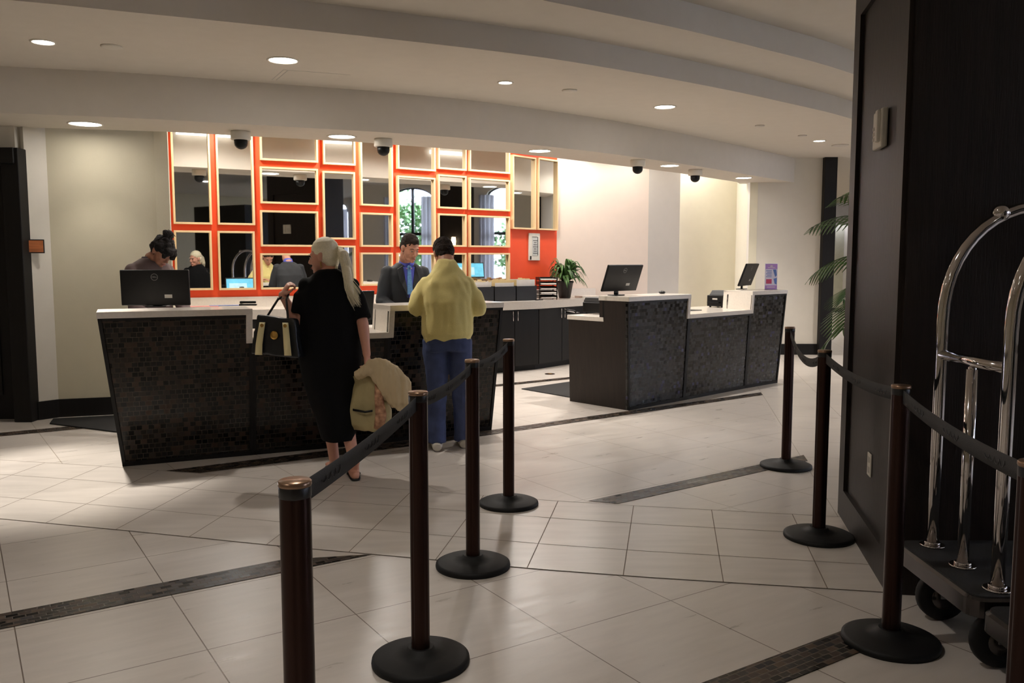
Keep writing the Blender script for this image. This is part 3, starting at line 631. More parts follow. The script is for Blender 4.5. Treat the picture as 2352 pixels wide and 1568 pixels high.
for i in range(4):
    L = (in4[i + 1] - in4[i]).length; n_ = max(1, round(L / .42)); u2 = (in4[i + 1] - in4[i]).normalized(); nn = V(u2.y, -u2.x)
    for k in range(n_):
        a = in4[i] + u2 * (L * k / n_ + .004); bb = in4[i] + u2 * (L * (k + 1) / n_ - .004); b = MB(); b.prism([a, bb, bb + nn.to_2d() * .018, a + nn.to_2d() * .018], .08, .815); dr = putc(b, 'cabinet_door', 'black', bevel=.002)
        hp = (a if k % 2 else bb) + u2 * (.035 if k % 2 else -.035) + nn.to_2d() * .04; b = MB(); b.tube([(hp.x - nn.x * .02, hp.y - nn.y * .02, .68), (hp.x, hp.y, .68), (hp.x, hp.y, .80), (hp.x - nn.x * .02, hp.y - nn.y * .02, .80)], .005, 8)
        h_ = b.build('handle', 'chrome', dr)

# ------------------------------------------------------------------ dark panelled column on the right
colm = [(1.68, 3.69), (1.925, 4.90), (2.70, 4.80), (2.62, 3.57)]
b = MB(); b.prism(colm[::-1], 0, Z4 + .05); struct(b.build('wall_column', 'dark'))
def on_face(a, b_, s, z, out): a, b_ = P2(a), P2(b_); t_ = (b_ - a).normalized(); n_ = V(t_.y, -t_.x) * -1; p_ = a + t_ * s + n_.to_2d() * out; return V(p_.x, p_.y, z)
def face_bars(a, b_, nm, sgn):
    L = (P2(b_) - P2(a)).length; q = MB()
    def slab2(s0, s1, z0, z1, th):
        q.hexa([on_face(a, b_, s0, z0, 0), on_face(a, b_, s1, z0, 0), on_face(a, b_, s1, z1, 0), on_face(a, b_, s0, z1, 0)], [on_face(a, b_, s0, z0, sgn * th), on_face(a, b_, s1, z0, sgn * th), on_face(a, b_, s1, z1, sgn * th), on_face(a, b_, s0, z1, sgn * th)])
    slab2(0, .15, 0, Z4, .022); slab2(L - .15, L, 0, Z4, .022); slab2(.15, L - .15, 0, .17, .022); slab2(.15, L - .15, 2.78, Z4, .022)
    return struct(q.build(nm, 'dark'))
face_bars(colm[0], colm[1], 'trim_3', 1); face_bars(colm[3], colm[0], 'trim_4', 1)
ca = math.atan2(colm[1][1] - colm[0][1], colm[1][0] - colm[0][0])
def on_col(s, z): a = P2(colm[0]); t_ = (P2(colm[1]) - a).normalized(); return (a.x + t_.x * s, a.y + t_.y * s, z)
t = thing('wall_intercom', 'cream wall mounted handset unit high on the dark column', 'intercom', on_col(.5, 2.0), ca)
q = MB(); q.box((0, .018, .09), (.19, .03, .18)); q.build('housing', 'white', t, bevel=.008); q = MB(); q.box((-.05, .038, .10), (.05, .022, .15)); q.build('handset', 'white', t, bevel=.008)
q = MB()
for k in range(3):
    for j in range(3): q.box((.03 + .022 * k, .0345, .05 + .025 * j), (.014, .004, .014))
q.build('keypad', 'greywall', t)
t = thing('wall_outlet', 'pale power outlet plate low on the dark column', 'outlet', on_col(.515, .40), ca)
q = MB(); q.box((0, .004, .057), (.075, .007, .114)); q.build('cover_plate', 'white', t, bevel=.002); q = MB(); q.box((0, .0085, .032), (.03, .003, .028)); q.box((0, .0085, .082), (.03, .003, .028)); q.build('socket', 'greywall', t)

# ------------------------------------------------------------------ stanchions and belts
POSTS = [(-.462, 1.79, 'nearest stanchion post in front of the left desk, at the bottom edge of the view'), (-.335, 3.03, 'second stanchion post from the camera in the left row'),
         (-.188, 4.02, 'third stanchion post of the left row, in front of the man in yellow'), (-.02, 5.07, 'farthest stanchion post of the left row'),
         (1.955, 6.02, 'farthest stanchion post of the right row, in front of the right desk'), (1.630, 4.45, 'middle stanchion post of the right row, at the far edge of the column'),
         (1.46, 3.19, 'stanchion post in front of the near corner of the dark column'), (1.215, 1.96, 'nearest stanchion post of the right row, cut by the right edge of the view')]
def make_post():
    t = thing('stanchion_post', 'x', 'stanchion', (0, 0, 0))
    b = MB(); b.lathe([(.178, 0), (.18, .008), (.178, .02), (.165, .026), (.10, .036), (.055, .046), (.045, .06)], n=48); b.build('base', 'rubber', t)
    b = MB(); n = 48; rr = lambda a: .034 - .0035 * max(0, math.cos(4 * a)) ** 14
    pass
    ring = lambda z: [(rr(2 * PI * i / n) * math.cos(2 * PI * i / n), rr(2 * PI * i / n) * math.sin(2 * PI * i / n), z) for i in range(n)]
    b.add(ring(.05) + ring(.968), [(i, (i + 1) % n, n + (i + 1) % n, n + i) for i in range(n)], True); b.build('pole', 'bronze', t)
    b = MB(); b.lathe([(.0335, .966), (.0347, .968), (.0347, .99), (.0335, .992)], n=32); b.build('belt_cassette', 'postblk', t)
    b = MB(); b.lathe([(.0345, .990), (.036, .994), (.0355, 1.0), (.033, 1.003), (.0, 1.003)], n=32); b.build('cap', 'capm', t)
    return t
p0 = make_post()
for i, (x, y, lab) in enumerate(POSTS):
    o = p0 if i == 0 else copy_tree(p0)
    o.location = (x, y, 0); o.rotation_euler = (0, 0, R(37 * i + 10)); o['label'] = lab; o['group'] = 'stanchion posts'
def belt(i, j, sag, lab):
    a = V(POSTS[i][0], POSTS[i][1], .962); c_ = V(POSTS[j][0], POSTS[j][1], .962); u = (c_ - a).normalized(); a += u * .036; c_ -= u * .036
    n = 16; P_ = lambda t_: a.lerp(c_, t_) - V(0, 0, sag * 4 * t_ * (1 - t_))
    b = MB(); b.ribbon([P_(k / n) for k in range(n + 1)], (0, 0, .05), th=.002); o = b.build('barrier_belt', 'belt', fix=True); tag(o, lab, 'belt', None)
    ink = MB(); nn = V(-u.y, u.x, 0) * .0022
    for cc in (.18, .5, .82):
        for s_ in (1, -1):
            pts = []
            for k in range(40):
                q = k / 39; al = cc + (q - .5) * .13 * s_; p_ = P_(al) + nn * s_ + V(0, 0, .011 * math.sin(q * 26) * (1 - .5 * q) - .002 + u.x * 0); pts.append(p_ + u * s_ * .006 * math.cos(q * 26))
            ink.tube(pts, .0011, 4)
    ink.build('printed_script', 'beltink', o)
belt(0, 1, .012, 'dark grey retractable belt from the nearest left post to the second, with faint grey script')
belt(1, 2, .02, 'dark grey retractable belt between the second and third left posts')
belt(2, 3, .02, 'dark grey retractable belt from the third left post to the farthest left post')
belt(4, 5, .10, 'sagging dark belt between the two far posts of the right row')
belt(5, 6, .03, 'dark belt crossing the face of the dark column')
belt(6, 7, .02, 'dark belt crossing in front of the luggage carts')

# ------------------------------------------------------------------ luggage carts
def cart(x0, y0, y1, lab):
    """x0,y: left end; length runs to +x"""
    L = 1.0; t = thing('luggage_cart', lab, 'luggage cart', (x0, y0, 0)); W = y1 - y0; zd = .30
    def rr(x_0, x_1, y_0, y_1, r, n=6):
        out = []
        for cx_, cy_, a0 in ((x_1 - r, y_1 - r, 0), (x_0 + r, y_1 - r, 90), (x_0 + r, y_0 + r, 180), (x_1 - r, y_0 + r, 270)):
            for k in range(n + 1): a = R(a0 + 90 * k / n); out.append((cx_ + r * math.cos(a), cy_ + r * math.sin(a)))
        return out
    b = MB(); b.prism(rr(.012, L - .012, .012, W - .012, .05), .25, zd); b.build('deck', 'mat_', t, bevel=.004)
    b = MB(); ro = rr(0, L, 0, W, .06); ri = rr(.02, L - .02, .02, W - .02, .045)
    for (q0, z0, q1, z1) in ((ro, .225, ro, .285), (ro, .285, ri, .300), (ri, .300, ri, .235), (ri, .235, ro, .225)):
        n = len(ro); b.add([(p_[0], p_[1], z0) for p_ in q0] + [(p_[0], p_[1], z1) for p_ in q1], [(i, (i + 1) % n, n + (i + 1) % n, n + i) for i in range(n)], False)
    b.build('bumper_rim', 'rimm', t)
    hx = .13; hy = .08
    for yy in (hy, W - hy):
        pts = [(hx, yy, zd), (hx, yy, .7), (hx, yy, 1.10), (hx, yy, 1.22)]; cx_ = L / 2; a = cx_ - hx
        for k in range(1, 24):
            th = PI * k / 24; pts.append((cx_ - a * math.cos(th), yy, 1.22 + .46 * math.sin(th) ** .9))
        pts += [(L - hx, yy, 1.22), (L - hx, yy, .7), (L - hx, yy, zd)]
        b = MB(); b.tube(pts, .0235, 20); b.build('hoop', 'chrome', t)
        b = MB(); b.ell((cx_ - .16, yy, 1.655), (.035, .035, .035), 16); b.build('finial', 'chrome', t)
    for xx in (hx, L - hx):
        b = MB(); b.cyl((xx, hy, 1.09), (xx, W - hy, 1.09), .02); b.build('cross_bar', 'chrome', t)
        b = MB(); b.cyl((xx, W / 2, zd), (xx, W / 2, 1.06), .021); b.ell((xx, W / 2, 1.062), (.016, .016, .012), 12); b.build('centre_post', 'chrome', t)
        for yy in (hy, W / 2, W - hy):
            b = MB(); b.lathe([(.048, zd), (.05, zd + .004), (.046, zd + .007)], (xx, yy, 0), 24); b.lathe([(.031, zd + .006), (.031, zd + .016), (.026, zd + .018)], (xx, yy, 0), 24); b.build('flange', 'chrome', t)
    for xx in (.16, L - .16):
        for yy in (.11, W - .11):
            w_ = MB(); m_ = Matrix.Rotation(R(90), 4, 'X')
            w_.lathe([(.06, -.028), (.095, -.024), (.1, -.012), (.1, .012), (.095, .024), (.06, .028)], (xx, yy, .101), 28, m_); wl = w_.build('caster_wheel', 'rubber', t)
            w_ = MB(); w_.lathe([(.02, -.032), (.05, -.03), (.05, .03), (.02, .032)], (xx, yy, .101), 20, m_); w_.build('hub', 'rimm', wl)
            w_ = MB(); w_.box((xx, yy + .04, .165), (.04, .006, .13)); w_.box((xx, yy - .04, .165), (.04, .006, .13)); w_.box((xx, yy, .225), (.05, .086, .012)); w_.build('caster_fork', 'steel', t)
    return t
cart(1.60, 2.885, 3.52, 'chrome luggage cart with arched hoops nearest the dark column')
cart(1.59, 2.22, 2.83, 'second chrome luggage cart at the right edge, in front of the other')

# ------------------------------------------------------------------ things on the desks
def at_front(ptf, i, j, s_, k, z):
    a, b_ = ptf(i, z, k), ptf(j, z, k); return a.lerp(b_, s_)
def monitor(x, y, z, yaw, tilt, W, H, lab, gap=.045):
    """screen faces local +y, back faces local -y (towards the guests)"""
    t = thing('computer_monitor', lab, 'monitor', (x, y, z), yaw)
    T = Matrix.Translation((0, 0, gap)) @ Matrix.Rotation(tilt, 4, 'X')
    b = MB(); b.box(T @ V(0, 0, H / 2), (W, .022, H), mx=T.to_3x3().to_4x4()); b.build('shell', 'plastic', t, bevel=.006)
    b = MB(); b.box(T @ V(0, .0118, H / 2), (W - .03, .002, H - .035), mx=T.to_3x3().to_4x4()); b.build('screen', 'screen', t)
    b = MB(); b.box(T @ V(-.05, .0132, H / 2 - .02), (W * .55, .001, H * .5), mx=T.to_3x3().to_4x4()); b.build('screen_window', 'scr2', t)
    b = MB(); b.tube([(0, .03, .004), (0, .03, .04), T @ V(0, .012, .12)], [(.035, .01)] * 3, 10, up=(1, 0, 0)); b.build('stand_neck', 'dgrey', t)
    b = MB(); b.box((0, .03, .004), (.15, .10, .008)); b.build('stand_base', 'plastic', t, bevel=.003)
    F = T @ Matrix.Translation((0, -.0112, H * .80)) @ Matrix.Rotation(R(90), 4, 'X')
    b = MB(); n = 28; r0, r1 = .0225, .0255
    vs = [F @ V(r * math.cos(2 * PI * k / n), r * math.sin(2 * PI * k / n), .001) for r in (r0, r1) for k in range(n)]
    b.add(vs, [(k, (k + 1) % n, n + (k + 1) % n, n + k) for k in range(n)]); b.build('logo_ring', 'logo', t, fix=False)
    text_mesh('DELL', .0165, 'logo_lettering', 'logo', t, F)
    G = T @ V(W * .19, -.0116, H * .26); b = MB(); b.box(G, (.055, .0012, .026), mx=T.to_3x3().to_4x4()); b.build('asset_label', 'label', t)
    b = MB(); b.box(T @ V(W * .19, -.0123, H * .26), (.04, .0006, .009), mx=T.to_3x3().to_4x4()); b.build('label_print', 'greywall', t)
    return t
monitor(-2.66, 6.42, 1.121, R(4), R(3), .50, .265, 'black monitor on the left desk, its back hiding the clerk with a bun', .012)
monitor(1.06, 8.56, 1.121, R(42), R(20), .52, .275, 'black computer monitor leaning back on the near end of the right desk')
monitor(2.80, 10.37, 1.121, R(60), R(20), .56, .28, 'black computer monitor on the far end of the right desk beside the purple leaflet')
monitor(-1.42, 7.36, .911, R(28), R(14), .46, .26, 'computer monitor with lit blue screen on the low worktop, seen only in the mirrors')
# leaflet stand
t = thing('leaflet_stand', 'upright purple and white leaflet in a clear stand on the right desk', 'leaflet', (3.10, 10.30, 1.12), R(8))
b = MB(); b.box((0, 0, .155), (.155, .004, .31)); b.build('leaflet', 'lilac', t)
b = MB(); b.box((0, -.0028, .275), (.15, .001, .06)); b.box((0, -.0028, .028), (.15, .001, .045)); b.build('purple_banner', 'purple', t)
b = MB(); b.box((-.028, -.0028, .098), (.07, .001, .055)); b.build('magenta_box', 'magenta', t)
b = MB()
for k in range(5): b.box((-.03 + .006 * (k % 2), -.0028, .225 - .018 * k), (.07 - .012 * (k % 2), .001, .007))
b.hexa([V(.02, -.0028, .24), V(.06, -.0028, .24), V(.07, -.0028, .17), V(.05, -.0028, .15)], [V(.02, -.0035, .24), V(.06, -.0035, .24), V(.07, -.0035, .17), V(.05, -.0035, .15)])
b.hexa([V(.03, -.0028, .13), V(.07, -.0028, .14), V(.07, -.0028, .06), V(.045, -.0028, .07)], [V(.03, -.0035, .13), V(.07, -.0035, .14), V(.07, -.0035, .06), V(.045, -.0035, .07)]); b.build('blue_print', 'blueink', t)
b = MB(); b.box((0, -.0035, .28), (.03, .001, .012)); b.box((0, -.0035, .262), (.09, .001, .006)); b.box((0, -.0035, .03), (.1, .001, .007)); b.build('white_print', 'paper', t)
b = MB(); b.box((0, .0045, .157), (.16, .002, .315)); b.box((0, .01, .002), (.16, .07, .004)); b.build('clear_holder', 'glass', t)
# printers, phones
def printer(x, y, z, yaw, lab, W=.34, D=.30, H=.17):
    t = thing('receipt_printer' if W < .25 else 'desk_printer', lab, 'printer', (x, y, z), yaw)
    b = MB(); b.prism([(-W / 2, -D / 2), (W / 2, -D / 2), (W / 2, D / 2), (-W / 2, D / 2)], .012, H * .72); b.build('body', 'plastic', t, bevel=.008)
    b = MB(); b.hexa([V(-W / 2 + .01, -D / 2 + .03, H * .72), V(W / 2 - .01, -D / 2 + .03, H * .72), V(W / 2 - .01, D / 2, H * .72), V(-W / 2 + .01, D / 2, H * .72)], [V(-W / 2 + .02, -D / 2 + .08, H), V(W / 2 - .02, -D / 2 + .08, H), V(W / 2 - .02, D / 2 - .02, H), V(-W / 2 + .02, D / 2 - .02, H)]); b.build('lid', 'dgrey', t, bevel=.005)
    b = MB(); b.box((0, -D / 2 - .02, H * .3), (W * .7, .06, .01)); b.build('paper_tray', 'plastic', t); b = MB(); b.box((0, -D / 2 - .002, H * .5), (W * .3, .006, .02)); b.build('control_panel', 'greywall', t)
    for sx in (-1, 1):
        for sy in (-1, 1): q = MB(); q.lathe([(.012, 0), (.012, .013)], (sx * (W / 2 - .03), sy * (D / 2 - .03), 0), 12); q.build('foot', 'rubber', t)
    return t
printer(.97, 9.06, .911, R(44), 'black desk printer on the low worktop at the near end of the right desk')
printer(2.50, 10.31, .911, R(-44), 'black printer on the low worktop beside the raised far end of the right desk', .22, .24, .2)
t = thing('desk_telephone', 'small black telephone next to the printer on the near end of the right desk', 'telephone', (.64, 9.06, .911), R(60))
b = MB(); b.hexa([V(-.085, -.08, 0), V(.09, -.08, 0), V(.09, .08, 0), V(-.09, .08, 0)], [V(-.09, -.08, .015), V(.09, -.08, .015), V(.09, .08, .05), V(-.09, .08, .05)]); b.build('base', 'plastic', t, bevel=.004)
b = MB(); b.tube([(-.06, -.09, .03), (-.06, -.05, .055), (-.06, .05, .075), (-.06, .09, .06)], [.018, .011, .011, .018], 10); b.build('handset', 'plastic', t); t.scale = (.7, .7, .55)
def mouse(x, y, z, lab):
    t = thing('computer_mouse', lab, 'mouse', (x, y, z)); b = MB(); b.ell((0, 0, .008), (.035, .055, .018), 16); b.build('body', 'plastic', t); b = MB(); b.box((0, .02, .026), (.006, .02, .004)); b.build('scroll_wheel', 'dgrey', t)
mouse(1.58, 9.05, 1.125, 'small black mouse on the raised near slab of the right desk')
# papers and small things on the left desk
def sheet(x, y, z, yaw, w_, h_, m, lab, cat='paper', name='paper_sheet', th=.002):
    b = MB(); b.box((0, 0, th / 2), (w_, h_, th)); o = b.build(name, m); o.location = (x, y, z); o.rotation_euler = (0, 0, yaw); tag(o, lab, cat); return o
sheet(-2.33, 6.50, 1.1205, R(20), .2, .15, 'pink', 'pink sheet of paper on the left desk, right of the monitor')
t = thing('stapler', 'small dark stapler lying near the right end of the raised left slab', 'stapler', (-2.03, 6.60, 1.12), R(5)); b = MB(); b.box((0, 0, .008), (.13, .035, .012)); b.build('base', 'dgrey', t, bevel=.003); b = MB(); b.box((0, 0, .028), (.12, .03, .018)); b.build('arm', 'plastic', t, bevel=.005); b = MB(); b.box((-.05, 0, .018), (.02, .02, .012)); b.build('hinge', 'steel', t)
sheet(-2.20, 6.60, 1.1205, R(24), .24, .09, 'blueink', 'blue printed card between the pink sheet and the stapler', 'card', 'printed_card', .004)
t = thing('desk_keyboard', 'black keyboard on the low worktop behind the left desk monitor', 'keyboard', (-2.62, 6.86, .91), R(25)); b = MB(); b.box((0, 0, .009), (.44, .14, .016)); b.build('case', 'plastic', t, bevel=.003)
b = MB()
for r_ in range(5):
    for k in range(14): b.box((-.2 + k * .0305, -.05 + r_ * .025, .02), (.024, .019, .006))
b.build('keys', 'dgrey', t)
sheet(-1.22, 7.25, .9105, R(30), .21, .29, 'paper', 'white form lying on the low worktop in front of the suited clerk')
sheet(1.95, 9.6, .9105, R(40), .3, .2, 'plastic', 'black writing pad on the low worktop in the opening of the right desk', 'pad', 'desk_pad', .006)

# ------------------------------------------------------------------ things on the back counter
def on_counter(seg, s_, off):
    A, B = OW4[seg], OW4[seg + 1]; u_ = (B - A).normalized(); n_ = V(u_.y, -u_.x).to_2d(); p_ = A + u_ * s_ + n_ * off; return (p_.x, p_.y, .93, math.atan2(u_.y, u_.x))
for k in range(3):
    x, y, z, a = on_counter(1, (1.60, 1.96, 2.32)[k] - .03, .32)
    t = thing('file_bin', 'dark grey file bin on the back counter, %s of three' % ('left', 'middle', 'right')[k], 'file bin', (x, y, z), a, 'file bins on the back counter')
    b = MB(); b.box((0, -.11, .10), (.34, .008, .19)); b.box((0, .11, .12), (.34, .008, .24)); b.box((-.167, 0, .10), (.006, .22, .20)); b.box((.167, 0, .10), (.006, .22, .20)); b.box((0, 0, .005), (.34, .22, .01)); b.build('bin_shell', 'dgrey', t)
    for j in range(7):
        b = MB(); hh = .23 + .05 * random.random(); b.box((random.uniform(-.01, .01), -.085 + j * .027, .012 + hh / 2), (.31, .004, hh)); q = b.build('folder', 'manila' if j % 3 else 'paper', t)
        b = MB(); b.box((random.uniform(-.08, .08), -.085 + j * .027, .012 + hh + .008), (.07, .003, .018)); b.build('folder_tab', 'manila', q)
x, y, z, a = on_counter(2, .34, .40)
t = thing('letter_tray_stack', 'black stack of letter trays with white papers beside the potted plant', 'letter tray', (x, y, z), R(8))
for k in range(5):
    zz = .02 + k * .062; b = MB(); b.box((0, 0, zz), (.25, .30, .006)); b.box((-.125, 0, zz + .02), (.005, .3, .04)); b.box((.125, 0, zz + .02), (.005, .3, .04)); b.box((0, .15, zz + .02), (.25, .005, .04)); tr_ = b.build('tray', 'plastic', t)
    b = MB(); b.box((.005, -.01, zz + .009 + .004 * (k % 2)), (.21, .29, .010 + .008 * (k % 2))); b.build('papers', 'paper', tr_)
b = MB()
for sx in (-1, 1):
    for sy in (-1, 1): b.cyl((sx * .12, sy * .14, 0), (sx * .12, sy * .14, .31), .006, n=8)
b.build('tray_posts', 'plastic', t)
x, y, z, a = on_counter(2, .86, .33)
t = thing('potted_plant', 'leafy green plant in a dark pot in the corner of the back counter', 'plant', (x, y, z))
b = MB(); b.lathe([(.075, 0), (.085, .01), (.12, .21), (.13, .22), (.13, .245), (.115, .245), (.11, .225), (.0, .22)], n=32); b.build('pot', 'pot', t)
b = MB(); b.lathe([(.112, .2), (.11, .228), (.0, .232)], n=24); b.build('soil', 'soil', t)
rd = random.Random(4)
for k in range(95):
    a = rd.uniform(0, 2 * PI); rch = rd.uniform(.14, .33); rch = min(rch, .22) if math.cos(a - 2.3) > .3 else rch; up = rd.uniform(.12, .34) * (1.15 - rch * 1.2); n = 9; b = MB(); c_ = [] ; W = []
    for i in range(n):
        q = i / (n - 1); r = .02 + rch * q; zz = .22 + up * math.sin(q * PI * .62) * 1.25 - .20 * rch * q ** 3 * 3
        c_.append(V(r * math.cos(a + .15 * q), r * math.sin(a + .15 * q), max(zz, .03))); wd = .050 * math.sin(PI * min(1, q * .96 + .04)) ** .8 + .002; W.append(V(-math.sin(a), math.cos(a), .25 * math.sin(k)).normalized() * wd)
    b.ribbon(c_, W, th=.0012); b.build('leaf', 'leaf', t)
x, y, z, a = on_counter(2, .05, .50); sheet(x, y, z + .001, a, .14, .03, 'plastic', 'black marker pen lying at the front of the back counter', 'pen', 'marker_pen', .012)
x, y, z, a = on_counter(3, .35, .3); sheet(x, y, z + .001, a + .1, .3, .2, 'paper', 'stack of white paper at the right end of the back counter', 'paper', 'paper_stack', .02)
t = thing('floor_outlet', 'round brass floor outlet cover in front of the back cabinets', 'floor outlet', (.49, 11.05, .0015)); b = MB(); b.lathe([(.065, 0), (.066, .004), (.05, .006), (0, .006)], n=32); b.build('cover', 'bronze', t); b = MB(); b.lathe([(.03, .0058), (.028, .008), (0, .008)], n=24); b.build('cap', 'brass', t)
# floor mats
def matt(poly, lab):
    b = MB(); b.prism(poly, .002, .012); o = b.build('floor_mat', 'mat_', bevel=.003); tag(o, lab, 'mat')
matt([(-4.16, 7.62), (-4.25, 7.85), (-3.1, 8.25), (-2.6, 7.35), (-3.0, 7.05)], 'black rubber mat behind the left desk, under the clerk with the bun')
matt([(.107, 9.72), (.72, 9.0), (2.25, 10.55), (1.65, 11.2)], 'black rubber mat behind the right desk')

# ------------------------------------------------------------------ palm behind the column
px_, py_ = 2.86, 5.95
t = thing('palm_plant', 'tall potted palm with arching fronds behind the dark column', 'palm', (px_, py_, .0)); rd = random.Random(11)
b = MB(); b.lathe([(.16, .001), (.18, .02), (.24, .42), (.26, .44), (.26, .48), (.23, .48), (.22, .44), (0, .43)], n=36); b.build('planter', 'pot', t)
b = MB(); b.lathe([(.225, .42), (.22, .445), (0, .45)], n=24); b.build('soil', 'soil', t)
for k in range(5):
    a = k * 1.3; b = MB(); b.tube([(.05 * math.cos(a), .05 * math.sin(a), .43), (.07 * math.cos(a), .07 * math.sin(a), .9 + .1 * k)], [.02, .014], 8); b.build('stem', 'bark', t)
for k in range(22):
    a = k * 2.399 + .3; lv = k / 22; L = rd.uniform(.68, .85); z0 = 1.0 + .85 * lv; el = R(36 + 36 * lv); n = 18; sp = []
    for i in range(n + 1):
        q = i / n; ee = el - q * R(75 + 20 * rd.random() * 0 + 30 * (1 - lv)); 
        if i == 0: p_ = V(.05 * math.cos(a), .05 * math.sin(a), z0)
        else: p_ = sp[-1] + V(math.cos(a) * math.cos(ee), math.sin(a) * math.cos(ee), math.sin(ee)) * L / n
        sp.append(p_)
    b = MB(); b.tube(sp, [.007 * (1 - .8 * i / n) for i in range(n + 1)], 6); side = V(-math.sin(a), math.cos(a), 0)
    for i in range(4, n + 1):
        for s_ in (-1, 1):
            q = i / n; ll = .34 * math.sin(PI * (q * .8 + .12)); tdir = (sp[i] - sp[i - 1]).normalized(); d_ = (tdir * .75 + side * s_ * .8 + V(0, 0, -.1)).normalized(); pp = []; ww = []
            for j in range(5):
                w_ = j / 4; pp.append(sp[i] + d_ * ll * w_ - V(0, 0, .16 * ll * w_ * w_ * 2)); ww.append(side.cross(d_).normalized().cross(d_).normalized() * (.022 * math.sin(PI * (w_ * .9 + .08)) + .002))
            b.ribbon(pp, ww, th=.0012)
    b.build('frond', 'palm', t)

# ------------------------------------------------------------------ people
def fuse(b, name, m, parent=None, vox=.006, smooth=4, amp=0, nsc=8, stretch=(1, 1, 1), origin=None, steady=None):
    """melt overlapping closed lofts into one continuous skin"""
    o = b.build('tmp', m, None, uv=False, fix=False)
    r = o.modifiers.new('r', 'REMESH'); r.mode = 'VOXEL'; r.voxel_size = vox; r.use_smooth_shade = True
    s_ = o.modifiers.new('s', 'SMOOTH'); s_.factor = .5; s_.iterations = smooth
    dg = bpy.context.evaluated_depsgraph_get(); me = bpy.data.meshes.new_from_object(o.evaluated_get(dg)); bpy.data.objects.remove(o)
    me.materials.clear()
    for mm in (m if isinstance(m, (list, tuple)) else [m]): me.materials.append(M[mm])
    if amp:
        for v, n in zip(me.vertices, [Vector(v.normal) for v in me.vertices]):
            q = Vector((v.co.x * stretch[0], v.co.y * stretch[1], v.co.z * stretch[2])) * nsc
            v.co += n * amp * (1 if steady is None else max(.12, min(1, (v.co.z - steady + .05) / .12))) * (noise.noise(q) + .5 * noise.noise(q * 2.3))
    me.polygons.foreach_set('use_smooth', [True] * len(me.polygons))
    org = Vector(origin) if origin else Vector((0, 0, 0))
    me.transform(Matrix.Translation(-org)); me.name = name
    ob = bpy.data.objects.new(name, me); C.objects.link(ob); ob.location = org
    if parent is not None: ob.parent = parent; ob.matrix_parent_inverse = Matrix.Translation(-Vector(parent.location)); 
    return ob
def headmat(c, yaw, pitch, roll=0):
    """local +y is where the face looks; yaw 0 looks to world +y"""
    return Matrix.Translation(c) @ Matrix.Rotation(yaw, 4, 'Z') @ Matrix.Rotation(pitch, 4, 'X') @ Matrix.Rotation(roll, 4, 'Y')
def r3(H): return H.to_3x3().to_4x4()
def head(b, H):
    E = lambda c, r, n=18: b.ell(H @ Vector(c), r, n, r3(H))
    E((0, -.015, .035), (.073, .092, .082)); E((0, .022, -.02), (.063, .066, .085)); E((0, .04, -.082), (.042, .042, .032)); E((0, .072, -.098), (.02, .016, .015), 12)
    E((0, .062, .022), (.052, .026, .018), 14); E((.034, .058, -.03), (.022, .022, .02), 12); E((-.034, .058, -.03), (.022, .022, .02), 12)
    b.tube([H @ V(0, .078, .01), H @ V(0, .100, -.022), H @ V(0, .104, -.036)], [.007, .011, .012], 10)
    E((.010, .094, -.038), (.009, .010, .008), 10); E((-.010, .094, -.038), (.009, .010, .008), 10)
    E((0, .082, -.064), (.024, .012, .007), 12); E((0, .080, -.074), (.022, .012, .008), 12)
    for s_ in (-1, 1):
        E((s_ * .074, -.008, -.008), (.009, .017, .030), 14); E((s_ * .078, -.016, .004), (.008, .013, .02), 12)
def neck(b, H, base, r=.055): b.tube([H @ V(0, -.03, -.04), H @ V(0, -.035, -.09), Vector(base) + V(0, 0, .01), Vector(base) - V(0, 0, .05)], [r, r, r * 1.05, r * 1.5], 16)
def limb(b, pts, rs, n=16): 
    P_ = []; Q = []
    for i in range(len(pts) - 1):
        for k in range(4): t_ = k / 4; P_.append(Vector(pts[i]).lerp(Vector(pts[i + 1]), t_)); Q.append(rs[i] + (rs[i + 1] - rs[i]) * (3 * t_ * t_ - 2 * t_ ** 3))
    b.tube(P_ + [pts[-1]], Q + [rs[-1]], n)
    for p_, r in zip(pts, rs): b.ell(p_, (r * .98,) * 3, 12)
def torso(b, secs, n=28):
    """secs: (centre, half width, half depth, right vector)"""
    vs = []
    for c_, w_, d_, r_ in secs:
        r_ = Vector(r_).normalized(); f_ = V(0, 0, 1).cross(r_).normalized()
        for k in range(n):
            a = 2 * PI * k / n; ca, sa = math.cos(a), math.sin(a); p_ = 2.4
            vs.append(Vector(c_) + r_ * w_ * math.copysign(abs(ca) ** (2 / p_), ca) + f_ * d_ * math.copysign(abs(sa) ** (2 / p_), sa))
    m = len(secs); fs = [(j * n + i, j * n + (i + 1) % n, (j + 1) * n + (i + 1) % n, (j + 1) * n + i) for j in range(m - 1) for i in range(n)]
    b.add(vs, fs + [tuple(range(n))[::-1], tuple((m - 1) * n + i for i in range(n))], True)
